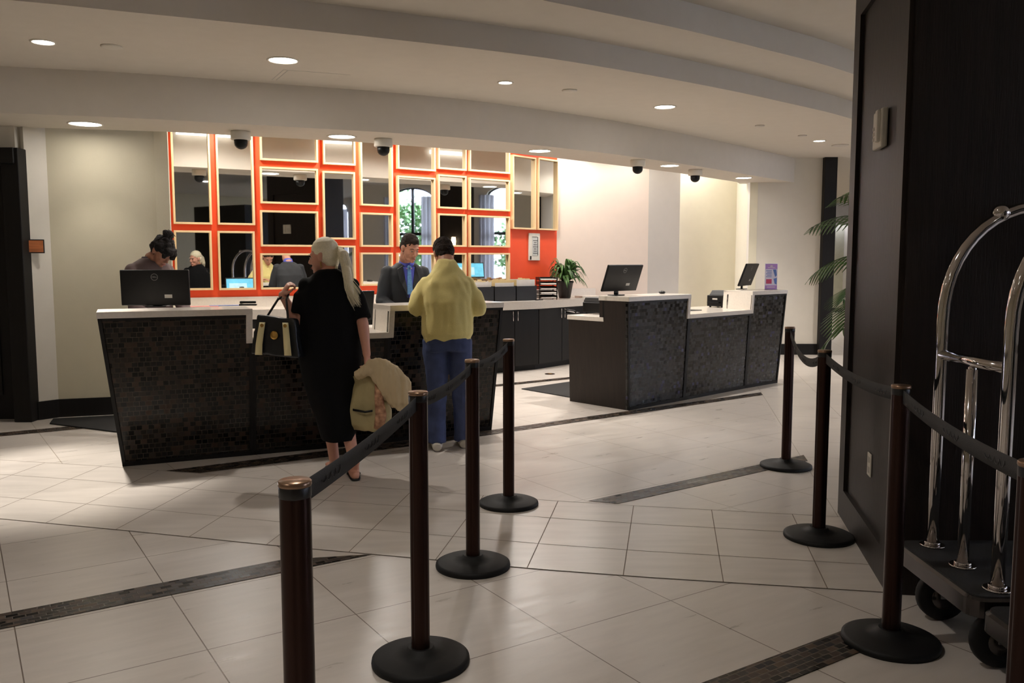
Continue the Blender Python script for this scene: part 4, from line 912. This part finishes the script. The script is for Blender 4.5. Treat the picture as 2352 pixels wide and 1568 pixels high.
def hand(b, w, d, nrm, side, curl=.6, sc_=1, spread=1):
    """w wrist point, d direction of the fingers, nrm back-of-hand normal, side +1: thumb towards d x nrm"""
    w = Vector(w); d = Vector(d).normalized(); nrm = Vector(nrm); nrm = (nrm - d * nrm.dot(d)).normalized(); s_ = d.cross(nrm) * side
    b.tube([w - d * .02, w + d * .03, w + d * .065, w + d * .085], [(.020, .026), (.016, .036), (.014, .040), (.011, .037)], 14, up=nrm)
    for k, (off, L) in enumerate(((.030, .070), (.010, .078), (-.010, .073), (-.029, .058))):
        p_ = w + d * .078 + s_ * off; dd = d + s_ * off * 1.5 * spread; seg = L * sc_ / 3; pts = [p_ - d * .02, p_]
        for j in range(3):
            dd = Matrix.Rotation(-curl * (.55 + .25 * j), 4, d.cross(nrm)) @ dd
            p_ = p_ + dd.normalized() * seg; pts.append(p_)
        b.tube(pts, [.0085, .0088, .0082, .0076, .0062], 10); b.ell(pts[-1], (.0066,) * 3, 8)
    t0 = w + d * .022 + s_ * .024; t1 = t0 + (d * .5 + s_ * .75 - nrm * .25).normalized() * .035; t2 = t1 + (d * .85 + s_ * .3 - nrm * .35).normalized() * .028; t3 = t2 + (d * .95 - nrm * .3).normalized() * .022
    b.tube([t0, t1, t2, t3], [.013, .0105, .0095, .0075], 10); b.ell(t3, (.0078,) * 3, 8)
def foot(b, ankle, d, L=.24):
    a = Vector(ankle); d = Vector(d).normalized(); g_ = V(a.x, a.y, .028)
    b.tube([g_ - d * .055, g_, g_ + d * .08, g_ + d * .15, g_ + d * (L - .06)], [(.026, .026), (.030, .034), (.025, .038), (.017, .042), (.011, .03)], 14, up=(0, 0, 1)); b.ell(g_ - d * .045 + V(0, 0, 0), (.028, .028, .028), 12)
    b.tube([g_ + d * .03 + V(0, 0, 0), a], [.034, .03], 12)
def eyes(H, parent, brow='hairB'):
    for s_ in (-1, 1):
        q = MB(); q.ell(H @ V(s_ * .031, .0765, .001), (.0095, .0105, .0045), 12, r3(H)); e = q.build('eye', 'eyewhite', parent); e.matrix_parent_inverse = Matrix.Translation(-Vector(parent.location))
        q = MB(); q.ell(H @ V(s_ * .031, .085, .001), (.005, .004, .0045), 10, r3(H)); i_ = q.build('iris', 'hairK', e); i_.matrix_parent_inverse = e.matrix_world.inverted() if 0 else Matrix.Translation(-Vector(parent.location)) @ Matrix.Translation(Vector(parent.location))
        q = MB(); q.tube([H @ V(s_ * .015, .089, .022), H @ V(s_ * .032, .088, .027), H @ V(s_ * .050, .074, .022)], [.002, .003, .0015], 8); e = q.build('eyebrow', brow, parent); e.matrix_parent_inverse = Matrix.Translation(-Vector(parent.location))
    q = MB(); q.ell(H @ V(0, .0935, -.069), (.020, .004, .0065), 12, r3(H)); e = q.build('lips', 'lip', parent); e.matrix_parent_inverse = Matrix.Translation(-Vector(parent.location))
def child(b, nm, m, parent, **kw):
    o = b.build(nm, m, parent, **kw); o.matrix_parent_inverse = Matrix.Translation(-Vector(parent.location)); return o
UPV = V(0, 0, 1)

# ---- woman in the black dress: back to us, head turned to her left
def woman():
    F = V(-.36, .93, 0).normalized(); Rr = V(F.y, -F.x, 0); O = V(-1.245, 5.86, 0)
    def w_(r_, f_, z): return O + Rr * r_ + F * f_ + V(0, 0, z)
    H = headmat(w_(-.03, .05, 1.495), R(80), R(-8))
    nb = w_(0, .0, 1.385)
    shL, shR = w_(-.155, .0, 1.30), w_(.155, -.01, 1.295)
    elL, wrL = V(-1.435, 5.80, 1.03), V(-1.555, 5.82, 1.235)
    elR, wrR = V(-1.015, 5.83, 1.035), V(-.985, 5.79, .83)
    hpL, hpR = w_(-.1, 0, .88), w_(.1, 0, .88); knL, knR = w_(-.03, .0, .47), w_(.07, -.04, .47); anL, anR = w_(.01, .0, .095), w_(.11, -.22, .105)
    b = MB(); head(b, H); neck(b, H, nb, .05)
    torso(b, [(w_(0, 0, .80), .15, .11, Rr), (w_(0, 0, .93), .17, .12, Rr), (w_(0, 0, 1.08), .15, .11, Rr), (w_(0, .0, 1.22), .165, .115, Rr), (w_(0, 0, 1.31), .14, .09, Rr), (w_(0, 0, 1.37), .08, .065, Rr)])
    limb(b, [shL, elL, wrL], [.045, .042, .028]); limb(b, [shR, elR, wrR], [.05, .040, .027])
    hand(b, wrL, V(.35, -.05, .55), V(-.75, -.45, .5), 1, 1.15); hand(b, wrR, V(.05, -.02, -1), V(1, -.3, 0), -1, 1.15)
    limb(b, [hpL, knL, anL], [.085, .058, .036]); limb(b, [hpR, knR, anR], [.085, .058, .036]); foot(b, anL, F, .24); foot(b, anR, F + Rr * .1, .24)
    p_ = fuse(b, 'person', 'skinW', None, .0055, 3, origin=(O.x, O.y, 0)); tag(p_, 'woman seen from behind with platinum ponytail in a long black dress, carrying two bags', 'person')
    eyes(H, p_, 'hairW')
    # dress
    b = MB(); torso(b, [(w_(.03, -.06, .25), .115, .16, Rr), (w_(.02, -.05, .40), .14, .165, Rr), (w_(.0, -.02, .62), .18, .165, Rr), (w_(0, 0, .82), .215, .165, Rr), (w_(0, 0, 1.0), .205, .155, Rr), (w_(0, 0, 1.16), .20, .145, Rr), (w_(0, 0, 1.26), .195, .13, Rr), (w_(0, 0, 1.32), .168, .11, Rr), (w_(0, 0, 1.365), .125, .088, Rr), (w_(0, 0, 1.395), .088, .072, Rr), (w_(0, .01, 1.41), .068, .062, Rr)])
    b.tube([shL + Rr * .04 + V(0, 0, .0), shL.lerp(elL, .3), elL.lerp(shL, .3)], [.055, .072, .072], 18); b.ell(shL, (.058,) * 3); b.tube([shR - Rr * .04 + V(0, 0, .0), shR.lerp(elR, .3), elR.lerp(shR, .12)], [.055, .070, .072], 18); b.ell(shR, (.058,) * 3)
    fuse(b, 'dress', 'blackdress', p_, .009, 4, .010, 5, (1.5, 1.5, .35))
    # hair: swept cap and long ponytail of many locks
    b = MB(); E = lambda c_, r_: b.ell(H @ Vector(c_), r_, 20, r3(H))
    E((0, -.022, .048), (.081, .094, .083)); E((0, -.045, .0), (.079, .074, .072)); E((.0, -.085, .035), (.04, .035, .035)); E((0, -.055, -.045), (.062, .05, .045))
    cap = fuse(b, 'hair', 'hairW', p_, .005, 3, .0022, 40, (.3, .3, 1.2))
    rd = random.Random(3); b = MB(); tie = H @ V(0, -.118, .035)
    end = w_(.13, -.13, 1.25)
    core = MB(); core.tube([H @ V(0, -.09, .035), tie, tie + V(.035, -.03, -.03), tie + V(.055, -.035, -.12), tie.lerp(end, .62) + V(.012, -.02, 0), end + V(-.005, 0, .02), end + V(.022, 0, -.045)], [(.02, .02), (.016, .018), (.03, .034), (.03, .038), (.028, .038), (.020, .030), (.004, .010)], 16)
    fuse(core, 'ponytail_core', 'hairW', p_, .005, 2, .004, 30, (1.6, 1.6, .25))
    for k in range(190):
        a = rd.uniform(0, 2 * PI); r_ = rd.uniform(0, 1) ** .5; o0 = V(math.cos(a), math.sin(a) * .6, math.sin(a) * .7) * .014 * r_; o1 = V(math.cos(a), math.sin(a), math.sin(a) * .3) * .034 * r_; o2 = V(math.cos(a) * .032 + rd.uniform(-.01, .01), math.sin(a) * .02, rd.uniform(-.08, .06)) * r_
        b.tube([tie - (tie - H @ V(0, -.07, .03)) * -.3 + o0, tie + o0, tie + V(.035, -.03, -.03) + o1, tie + V(.06, -.035, -.12) + o1, tie.lerp(end, .62) + V(.012, -.02, 0) + o1, end + V(-.02, 0, .04) + o2 * .8, end + o2 + V(.03, 0, -.04)], [.003, .0036, .0042, .004, .0034, .0022, .0006], 5)
    child(b, 'ponytail', 'hairW', p_)
    b = MB(); b.lathe([(.016, -.008), (.021, 0), (.016, .008)], tie, 16, Matrix.Rotation(R(70), 4, 'Y')); child(b, 'hair_tie', 'creaml', p_)
    b = MB()
    for k in range(8): s0 = H @ V(-.02 + .006 * k, -.09, -.07); b.tube([s0, s0 + V(-.01 * (k % 3), -.03, -.05), s0 + V(-.06 - .012 * k, -.04, -.085 - .004 * k)], [.003, .0025, .0008], 5)
    child(b, 'loose_strands', 'hairW', p_)
    b = MB()
    for k in range(3): b.ell(H @ V(-.076 if 0 else .079, -.008, -.046 - .013 * k), (.006, .006, .006), 10); b.ell(H @ V(-.079, -.008, -.046 - .013 * k), (.006, .006, .006), 10)
    child(b, 'earrings', 'brass', p_)
    b = MB(); b.lathe([(.034, -.005), (.037, 0), (.034, .005)], wrL - V(0, 0, .02), 20); child(b, 'bracelet', 'chrome', p_)
    for a_, s_ in ((anL, F), (anR, F + Rr * .1)):
        b = MB(); s_ = s_.normalized(); q = V(a_.x, a_.y, .008); b.tube([q - s_ * .08, q - s_ * .03, q + s_ * .06, q + s_ * .15, q + s_ * .19], [(.006, .026), (.007, .036), (.007, .042), (.007, .044), (.006, .026)], 14, up=(0, 0, 1)); b.tube([q + s_ * .09 + V(s_.y, -s_.x, 0) * .043, q + s_ * .09 + V(0, 0, .05), q + s_ * .09 - V(s_.y, -s_.x, 0) * .043], [.008] * 3, 8); child(b, 'sandal', 'purse', p_)
    # handbag on her left hand
    hx = wrL + V(.03, 0, .03); cB = V(-1.56, 5.70, .985)
    t = thing('handbag', 'black leather handbag with cream straps and gold clasp hanging from her raised hand', 'handbag', (cB.x, cB.y, cB.z - .14), R(-12))
    Hh = lambda v: Vector(v)
    b = MB(); b.hexa([V(-.175, -.055, 0), V(.175, -.055, -.02), V(.175, .055, -.02), V(-.175, .055, 0)], [V(-.135, -.03, .265), V(.135, -.03, .235), V(.135, .03, .235), V(-.135, .03, .265)])
    body = fuse(b, 'bag_body', 'purse', None, .008, 5, .006, 7); body.parent = t
    for s_ in (-1, 1):
        b = MB(); pts = [(s_ * .09 - .02 * (s_ < 0), -.062 + .026 * q, .0 + .225 * q) for q in (0, .3, .6, .9)]
        b.ribbon([V(s_ * .105, -.072, -.0), V(s_ * .10, -.071, .07), V(s_ * .092, -.062, .14), V(s_ * .082, -.052, .215)], [(.05, 0, 0), (.046, 0, 0), (.044, 0, 0), (.04, 0, 0)], th=.006); b.build('cream_strap', 'creaml', t)
        b = MB(); b.lathe([(.012, -.003), (.012, .003)], (s_ * .083, -.058, .195), 14, Matrix.Rotation(R(90), 4, 'X')); b.build('rivet', 'brass', t)
        b = MB(); top = Matrix.Rotation(R(12), 4, 'Z') @ (hx - V(cB.x, cB.y, cB.z - .14)); top = V(top.x + s_ * .012, top.y, top.z); b.tube([V(s_ * .085, -.03 * s_, .21), V(s_ * .075, 0, .25), V(s_ * .05, 0, .30).lerp(top, .5), top + V(s_ * .0, 0, -.03), top], [.008] * 5, 8); b.build('handle', 'purse', t)
    b = MB(); b.lathe([(.027, -.004), (.03, 0), (.024, .005), (0, .006)], (0, -.053, .13), 24, Matrix.Rotation(R(90), 4, 'X')); b.build('clasp', 'brass', t)
    # beige bag with a jacket folded over it
    hR = wrR + V(.01, 0, -.10)
    t = thing('tote_bag', 'slouchy beige tote bag with floral side panel hanging from her lowered right hand', 'tote bag', (-.965, 5.76, .32), R(-10))
    b = MB(); torso(b, [(V(0, 0, .0), .125, .06, (1, 0, 0)), (V(0, 0, .04), .155, .075, (1, 0, 0)), (V(0, 0, .14), .15, .075, (1, 0, 0)), (V(0, 0, .25), .115, .06, (1, 0, 0)), (V(0, 0, .33), .105, .05, (1, 0, 0)), (V(0, 0, .37), .12, .045, (1, 0, 0))]); bo = fuse(b, 'bag_body', 'beige', None, .008, 4, .014, 7, (1.6, 1.6, .6)); bo.parent = t
    b = MB(); b.tube([V(.085, -.072, .02), V(.105, -.078, .12), V(.085, -.062, .24), V(.075, -.05, .33)], [(.012, .035), (.012, .04), (.012, .03), (.01, .02)], 12, up=(0, 1, 0)); b.build('floral_panel', 'floral', t)
    b = MB(); b.ribbon([V(-.09, -.082, .15), V(0, -.094, .14), V(.05, -.088, .148)], (0, 0, .014), th=.006); b.build('belt_detail', 'purse', t)
    for s_ in (-1, 1):
        b = MB(); top = Matrix.Rotation(R(10), 4, 'Z') @ (hR - V(-.965, 5.76, .32)); b.tube([V(s_ * .07, -.03 * s_, .35), V(s_ * .06, -.02 * s_, .43), top + V(s_ * .012, 0, -.01), top + V(0, 0, .015)], [.008] * 4, 8); b.build('handle', 'beige', t)
    b = MB(); Q = V(-.905, 5.70, .0)
    b.tube([Q + V(-.06, 0, .76), Q + V(.0, -.01, .755), Q + V(.07, -.01, .70), Q + V(.13, 0, .61), Q + V(.155, 0, .52), Q + V(.13, 0, .475)], [(.03, .055), (.05, .075), (.06, .10), (.06, .11), (.05, .085), (.03, .035)], 18, up=(0, 1, 0))
    b.tube([Q + V(-.14, -.01, .70), Q + V(-.07, -.015, .735), Q + V(.0, -.02, .74)], [(.04, .03), (.05, .035), (.04, .03)], 14, up=(0, 1, 0))
    j = fuse(b, 'folded_jacket', 'jacket', None, .007, 2, .013, 13, (2.2, 2.2, .35), origin=(Q.x, Q.y, .6)); tag(j, 'cream jacket draped over the beige tote bag', 'jacket')
woman()

# ---- man in the yellow sweater, back to us, forearms on the counter
def man_yellow():
    F = V(-.10, .99, 0).normalized(); Rr = V(F.y, -F.x, 0); O = V(-.50, 6.60, 0)
    def w_(r_, f_, z): return O + Rr * r_ + F * f_ + V(0, 0, z)
    H = headmat(w_(-.02, .19, 1.515), R(22), R(-38)); nb = w_(0, .07, 1.40)
    shL, shR = w_(-.15, .05, 1.285), w_(.15, .05, 1.285); elL, elR = w_(-.235, .0, 1.11), w_(.235, .0, 1.105); wrL, wrR = w_(-.13, .17, 1.165), w_(.13, .17, 1.165)
    hpL, hpR = w_(-.09, -.02, .86), w_(.09, -.02, .86); knL, knR = w_(-.085, .0, .47), w_(.11, .0, .47); anL, anR = w_(-.085, .0, .09), w_(.125, .09, .09)
    b = MB(); head(b, H); neck(b, H, nb, .06)
    torso(b, [(w_(0, -.01, .78), .16, .11, Rr), (w_(0, 0, .95), .165, .12, Rr), (w_(0, .02, 1.15), .175, .12, Rr), (w_(0, .05, 1.30), .16, .11, Rr), (w_(0, .06, 1.38), .10, .08, Rr)])
    limb(b, [shL, elL, wrL], [.055, .045, .03]); limb(b, [shR, elR, wrR], [.055, .045, .03]); hand(b, wrL, F + Rr * .5 + UPV * .02, UPV, -1, .35); hand(b, wrR, F - Rr * .5 + UPV * .02, UPV, 1, .35)
    limb(b, [hpL, knL, anL], [.09, .062, .042]); limb(b, [hpR, knR, anR], [.09, .062, .042]); foot(b, anL, F, .25); foot(b, anR, F, .25)
    p_ = fuse(b, 'person', 'skinM', None, .0055, 3, origin=(O.x, O.y, 0)); tag(p_, 'man in yellow sweater and blue jeans leaning on the left desk, seen from behind', 'person')
    eyes(H, p_)
    b = MB(); E = lambda c_, r_: b.ell(H @ Vector(c_), r_, 20, r3(H)); E((0, -.022, .050), (.081, .094, .083)); E((0, -.045, .005), (.079, .070, .07)); E((0, -.06, -.045), (.058, .042, .04))
    fuse(b, 'hair', 'hairB', p_, .005, 1, .004, 60)
    b = MB(); torso(b, [(w_(0, -.01, .835), .178, .138, Rr), (w_(0, -.01, .875), .182, .142, Rr), (w_(0, -.01, .91), .20, .158, Rr), (w_(0, 0, 1.0), .198, .160, Rr), (w_(0, .01, 1.15), .195, .158, Rr), (w_(0, .03, 1.23), .20, .145, Rr), (w_(0, .04, 1.30), .185, .128, Rr), (w_(0, .052, 1.36), .145, .11, Rr), (w_(0, .062, 1.41), .10, .09, Rr), (w_(0, .075, 1.455), .072, .07, Rr), (w_(0, .09, 1.475), .066, .066, Rr)])
    for sh, el, wr, s_ in ((shL, elL, wrL, -1), (shR, elR, wrR, 1)):
        b.tube([sh - Rr * s_ * .06, sh, sh.lerp(el, .5) + Rr * s_ * .012, el], [.055, .066, .072, .070], 18); b.ell(el, (.071, .071, .071), 16); b.ell(sh, (.064,) * 3, 16)
        b.tube([el, el.lerp(wr, .55), wr - (wr - el).normalized() * .01], [.068, .056, .043], 18)
    fuse(b, 'sweater', 'yellow_knit', p_, .009, 4, .016, 6.5, (1.6, 1.6, .6), steady=.93)
    for hp, kn, an, nm in ((hpL, knL, anL, 'l'), (hpR, knR, anR, 'r')): pass
    b = MB(); torso(b, [(w_(0, -.01, .93), .165, .125, Rr), (w_(0, -.02, .85), .178, .14, Rr), (w_(0, -.02, .78), .176, .135, Rr)])
    for hp, kn, an in ((hpL, knL, anL), (hpR, knR, anR)): b.tube([hp + UPV * .0, hp.lerp(kn, .4), kn, kn.lerp(an, .5), an - UPV * .035], [(.10, .105), (.092, .097), (.076, .08), (.072, .075), (.073, .078)], 18)
    fuse(b, 'jeans', 'denim', p_, .009, 3, .010, 9, (1, 1, .8))
    for an in (anL, anR):
        b = MB(); q = V(an.x, an.y, 0); b.tube([q - F * .10 + UPV * .035, q - F * .04 + UPV * .04, q + F * .06 + UPV * .038, q + F * .14 + UPV * .03, q + F * .20 + UPV * .024], [(.030, .034), (.036, .042), (.036, .048), (.027, .05), (.018, .034)], 16, up=(0, 0, 1)); sh_ = fuse(b, 'sneaker', 'sole', p_, .006, 2)
man_yellow()

# ---- clerk in the dark suit behind the left desk, facing the man in yellow
def clerk():
    F = V(.42, -.91, 0).normalized(); Rr = V(F.y, -F.x, 0); O = V(-1.01, 7.98, 0)
    def w_(r_, f_, z): return O + Rr * r_ + F * f_ + V(0, 0, z)
    H = headmat(w_(0, .22, 1.575), math.atan2(F.y, F.x) - PI / 2 + R(14), R(-22)); nb = w_(0, .10, 1.44)
    shL, shR = w_(-.165, .07, 1.36), w_(.165, .07, 1.36); elL, elR = w_(-.235, .10, 1.10), w_(.235, .10, 1.10); wrL, wrR = w_(-.15, .33, 1.0), w_(.15, .33, 1.0)
    hpL, hpR = w_(-.09, -.02, .90), w_(.09, -.02, .90); knL, knR = w_(-.09, 0, .49), w_(.09, 0, .49); anL, anR = w_(-.09, -.02, .09), w_(.09, -.02, .09)
    b = MB(); head(b, H); neck(b, H, nb, .06)
    torso(b, [(w_(0, 0, .82), .16, .11, Rr), (w_(0, 0, 1.0), .16, .12, Rr), (w_(0, .03, 1.2), .175, .12, Rr), (w_(0, .05, 1.35), .15, .085, Rr), (w_(0, .07, 1.42), .075, .055, Rr)])
    limb(b, [shL, elL, wrL], [.052, .045, .03]); limb(b, [shR, elR, wrR], [.055, .045, .03]); hand(b, wrL, F + Rr * .3 - UPV * .25, UPV, 1, .5); hand(b, wrR, F - Rr * .3 - UPV * .25, UPV, -1, .5)
    limb(b, [hpL, knL, anL], [.09, .062, .042]); limb(b, [hpR, knR, anR], [.09, .062, .042]); foot(b, anL, F, .25); foot(b, anR, F, .25)
    p_ = fuse(b, 'person', 'skinM', None, .0055, 3, origin=(O.x, O.y, 0)); tag(p_, 'clerk in dark suit, blue shirt and tie behind the left desk, looking down', 'person'); eyes(H, p_)
    b = MB(); E = lambda c_, r_: b.ell(H @ Vector(c_), r_, 20, r3(H)); E((0, -.020, .052), (.079, .090, .080)); E((0, -.045, .005), (.078, .066, .07)); E((0, .05, .085), (.045, .03, .028))
    fuse(b, 'hair', 'hairB', p_, .005, 1, .005, 50)
    b = MB(); torso(b, [(w_(0, -.01, .80), .205, .14, Rr), (w_(0, 0, .95), .20, .145, Rr), (w_(0, .01, 1.1), .195, .14, Rr), (w_(0, .03, 1.25), .20, .142, Rr), (w_(0, .055, 1.34), .19, .125, Rr), (w_(0, .07, 1.40), .145, .105, Rr), (w_(0, .075, 1.445), .085, .08, Rr)])
    for sh, el, wr, s_ in ((shL, elL, wrL, -1), (shR, elR, wrR, 1)):
        b.tube([sh - Rr * s_ * .06, sh, sh.lerp(el, .5), el], [.058, .066, .065, .060], 18); b.ell(el, (.061,) * 3, 16); b.ell(sh, (.066, .066, .060), 16); b.tube([el, el.lerp(wr, .5), wr], [.062, .054, .045], 18)
    fuse(b, 'suit_jacket', 'suit', p_, .008, 4, .008, 7, (1.4, 1.4, .8))
    # shirt front, collar, tie, lapels lie on the chest
    fr = lambda r_, z, o=0: w_(r_, .075 + (1.445 - z) * -.05 + .135 + o - max(0, z - 1.30) * .38, z)
    b = MB(); b.hexa([fr(-.075, 1.41, -.04), fr(.075, 1.41, -.04), fr(.012, 1.13, -.03), fr(-.012, 1.13, -.03)], [fr(-.075, 1.41, .012), fr(.075, 1.41, .012), fr(.012, 1.13, .012), fr(-.012, 1.13, .012)]); child(b, 'shirt_front', 'shirt', p_)
    b = MB(); b.tube([nb + UPV * .045 + F * .02, nb + UPV * .01 + F * .01, nb - UPV * .03], [.063, .070, .08], 20); child(b, 'shirt_collar', 'shirt', p_)
    b = MB(); b.hexa([fr(-.016, 1.41, .0), fr(.016, 1.41, .0), fr(.03, 1.16, .0), fr(-.03, 1.16, .0)], [fr(-.013, 1.41, .024), fr(.013, 1.41, .024), fr(.027, 1.16, .02), fr(-.027, 1.16, .02)]); b.ell(fr(0, 1.405, .018), (.02, .014, .02), 12); child(b, 'necktie', 'tie', p_, bevel=.003)
    for s_ in (-1, 1):
        b = MB(); b.hexa([fr(s_ * .06, 1.42, .0), fr(s_ * .105, 1.39, -.015), fr(s_ * .095, 1.28, -.004), fr(s_ * .010, 1.12, .0)], [fr(s_ * .06, 1.42, .022), fr(s_ * .105, 1.39, .008), fr(s_ * .095, 1.28, .016), fr(s_ * .010, 1.12, .018)]); child(b, 'lapel', 'suit', p_, bevel=.003)
    b = MB(); torso(b, [(w_(0, -.01, .95), .165, .125, Rr), (w_(0, -.01, .80), .17, .13, Rr)])
    for hp, kn, an in ((hpL, knL, anL), (hpR, knR, anR)): b.tube([hp, hp.lerp(kn, .5), kn, an - UPV * .02], [.098, .088, .075, .072], 16)
    fuse(b, 'trousers', 'suit', p_, .010, 3)
    for an in (anL, anR):
        b = MB(); q = V(an.x, an.y, 0); b.tube([q - F * .09 + UPV * .03, q + F * .04 + UPV * .036, q + F * .13 + UPV * .028, q + F * .2 + UPV * .022], [(.028, .032), (.034, .045), (.025, .046), (.016, .03)], 14, up=(0, 0, 1)); fuse(b, 'dress_shoe', 'purse', p_, .007, 2)
clerk()

# ---- clerk with the dark bun bent over behind the monitor
def clerk_bun():
    F = V(.80, -.60, 0).normalized(); Rr = V(F.y, -F.x, 0); O = V(-3.06, 7.32, 0)
    def w_(r_, f_, z): return O + Rr * r_ + F * f_ + V(0, 0, z)
    H = headmat(w_(0, .17, 1.545), math.atan2(F.y, F.x) - PI / 2 + R(8), R(-46)); nb = w_(0, .0, 1.485)
    shL, shR = w_(-.16, -.03, 1.385), w_(.16, -.03, 1.385); elL, elR = w_(-.22, .10, 1.06), w_(.22, .10, 1.06); wrL, wrR = w_(-.12, .28, .97), w_(.12, .28, .97)
    hpL, hpR = w_(-.09, -.04, .86), w_(.09, -.04, .86); knL, knR = w_(-.08, 0, .47), w_(.08, 0, .47); anL, anR = w_(-.08, -.02, .09), w_(.08, -.02, .09)
    b = MB(); head(b, H); neck(b, H, nb, .05)
    torso(b, [(w_(0, -.03, .78), .15, .11, Rr), (w_(0, -.01, .95), .15, .11, Rr), (w_(0, -.02, 1.2), .145, .11, Rr), (w_(0, -.02, 1.38), .16, .10, Rr), (w_(0, -.01, 1.47), .09, .07, Rr)])
    limb(b, [shL, elL, wrL], [.048, .04, .027]); limb(b, [shR, elR, wrR], [.048, .04, .027]); hand(b, wrL, F - UPV * .15 + Rr * .3, UPV, 1, .5); hand(b, wrR, F - UPV * .15 - Rr * .3, UPV, -1, .5)
    limb(b, [hpL, knL, anL], [.085, .058, .04]); limb(b, [hpR, knR, anR], [.085, .058, .04]); foot(b, anL, F, .23); foot(b, anR, F, .23)
    p_ = fuse(b, 'person', 'skinD', None, .0055, 3, origin=(O.x, O.y, 0)); tag(p_, 'clerk with dark hair in a messy bun, bent down behind the left monitor', 'person'); eyes(H, p_, 'hairK')
    b = MB(); E = lambda c_, r_: b.ell(H @ Vector(c_), r_, 20, r3(H)); E((0, -.018, .052), (.084, .096, .084)); E((0, -.045, .0), (.080, .070, .07)); E((0, -.06, -.04), (.055, .045, .04)); E((0, -.04, .15), (.045, .045, .04)); E((.01, -.01, .125), (.04, .035, .03)); E((0, .075, .065), (.06, .035, .04)); E((-.04, .09, .03), (.025, .02, .04)); E((.04, .085, .03), (.025, .02, .035))
    fuse(b, 'hair', 'hairK', p_, .005, 1, .011, 26)
    b = MB(); rd = random.Random(8)
    for k in range(26):
        a = rd.uniform(0, 2 * PI); c_ = H @ V(.03 * math.cos(a), -.04 + .03 * math.sin(a), .16); d_ = V(rd.uniform(-1, 1), rd.uniform(-1, 1), rd.uniform(-.1, 1)).normalized(); b.tube([c_, c_ + d_ * .02, c_ + d_ * .035 + V(0, 0, -.01)], [.004, .003, .001], 5)
    child(b, 'loose_strands', 'hairK', p_)
    b = MB(); torso(b, [(w_(0, -.03, .76), .185, .14, Rr), (w_(0, -.02, .95), .17, .13, Rr), (w_(0, -.02, 1.2), .165, .13, Rr), (w_(0, -.03, 1.36), .185, .12, Rr), (w_(0, -.02, 1.44), .15, .10, Rr), (w_(0, -.01, 1.485), .085, .075, Rr)])
    for sh, el, wr, s_ in ((shL, elL, wrL, -1), (shR, elR, wrR, 1)):
        b.tube([sh - Rr * s_ * .05, sh, sh.lerp(el, .5), el], [.052, .058, .056, .052], 18); b.ell(el, (.053,) * 3, 16); b.ell(sh, (.058,) * 3, 16); b.tube([el, wr], [.055, .04], 16)
    fuse(b, 'blouse', 'blouse', p_, .008, 3, .008, 7)
    b = MB(); b.tube([nb + UPV * .015 - F * .01, nb - UPV * .025 - F * .01], [.068, .088], 20); child(b, 'collar', 'collar', p_)
    b = MB(); torso(b, [(w_(0, -.03, .92), .16, .12, Rr), (w_(0, -.03, .78), .165, .13, Rr)])
    for hp, kn, an in ((hpL, knL, anL), (hpR, knR, anR)): b.tube([hp, hp.lerp(kn, .5), kn, an - UPV * .02], [.092, .082, .068, .065], 16)
    fuse(b, 'trousers', 'suit', p_, .010, 3)
    for an in (anL, anR):
        b = MB(); q = V(an.x, an.y, 0); b.tube([q - F * .08 + UPV * .03, q + F * .04 + UPV * .034, q + F * .12 + UPV * .026, q + F * .18 + UPV * .02], [(.026, .03), (.032, .042), (.022, .042), (.014, .028)], 14, up=(0, 0, 1)); fuse(b, 'dress_shoe', 'purse', p_, .007, 2)
clerk_bun()
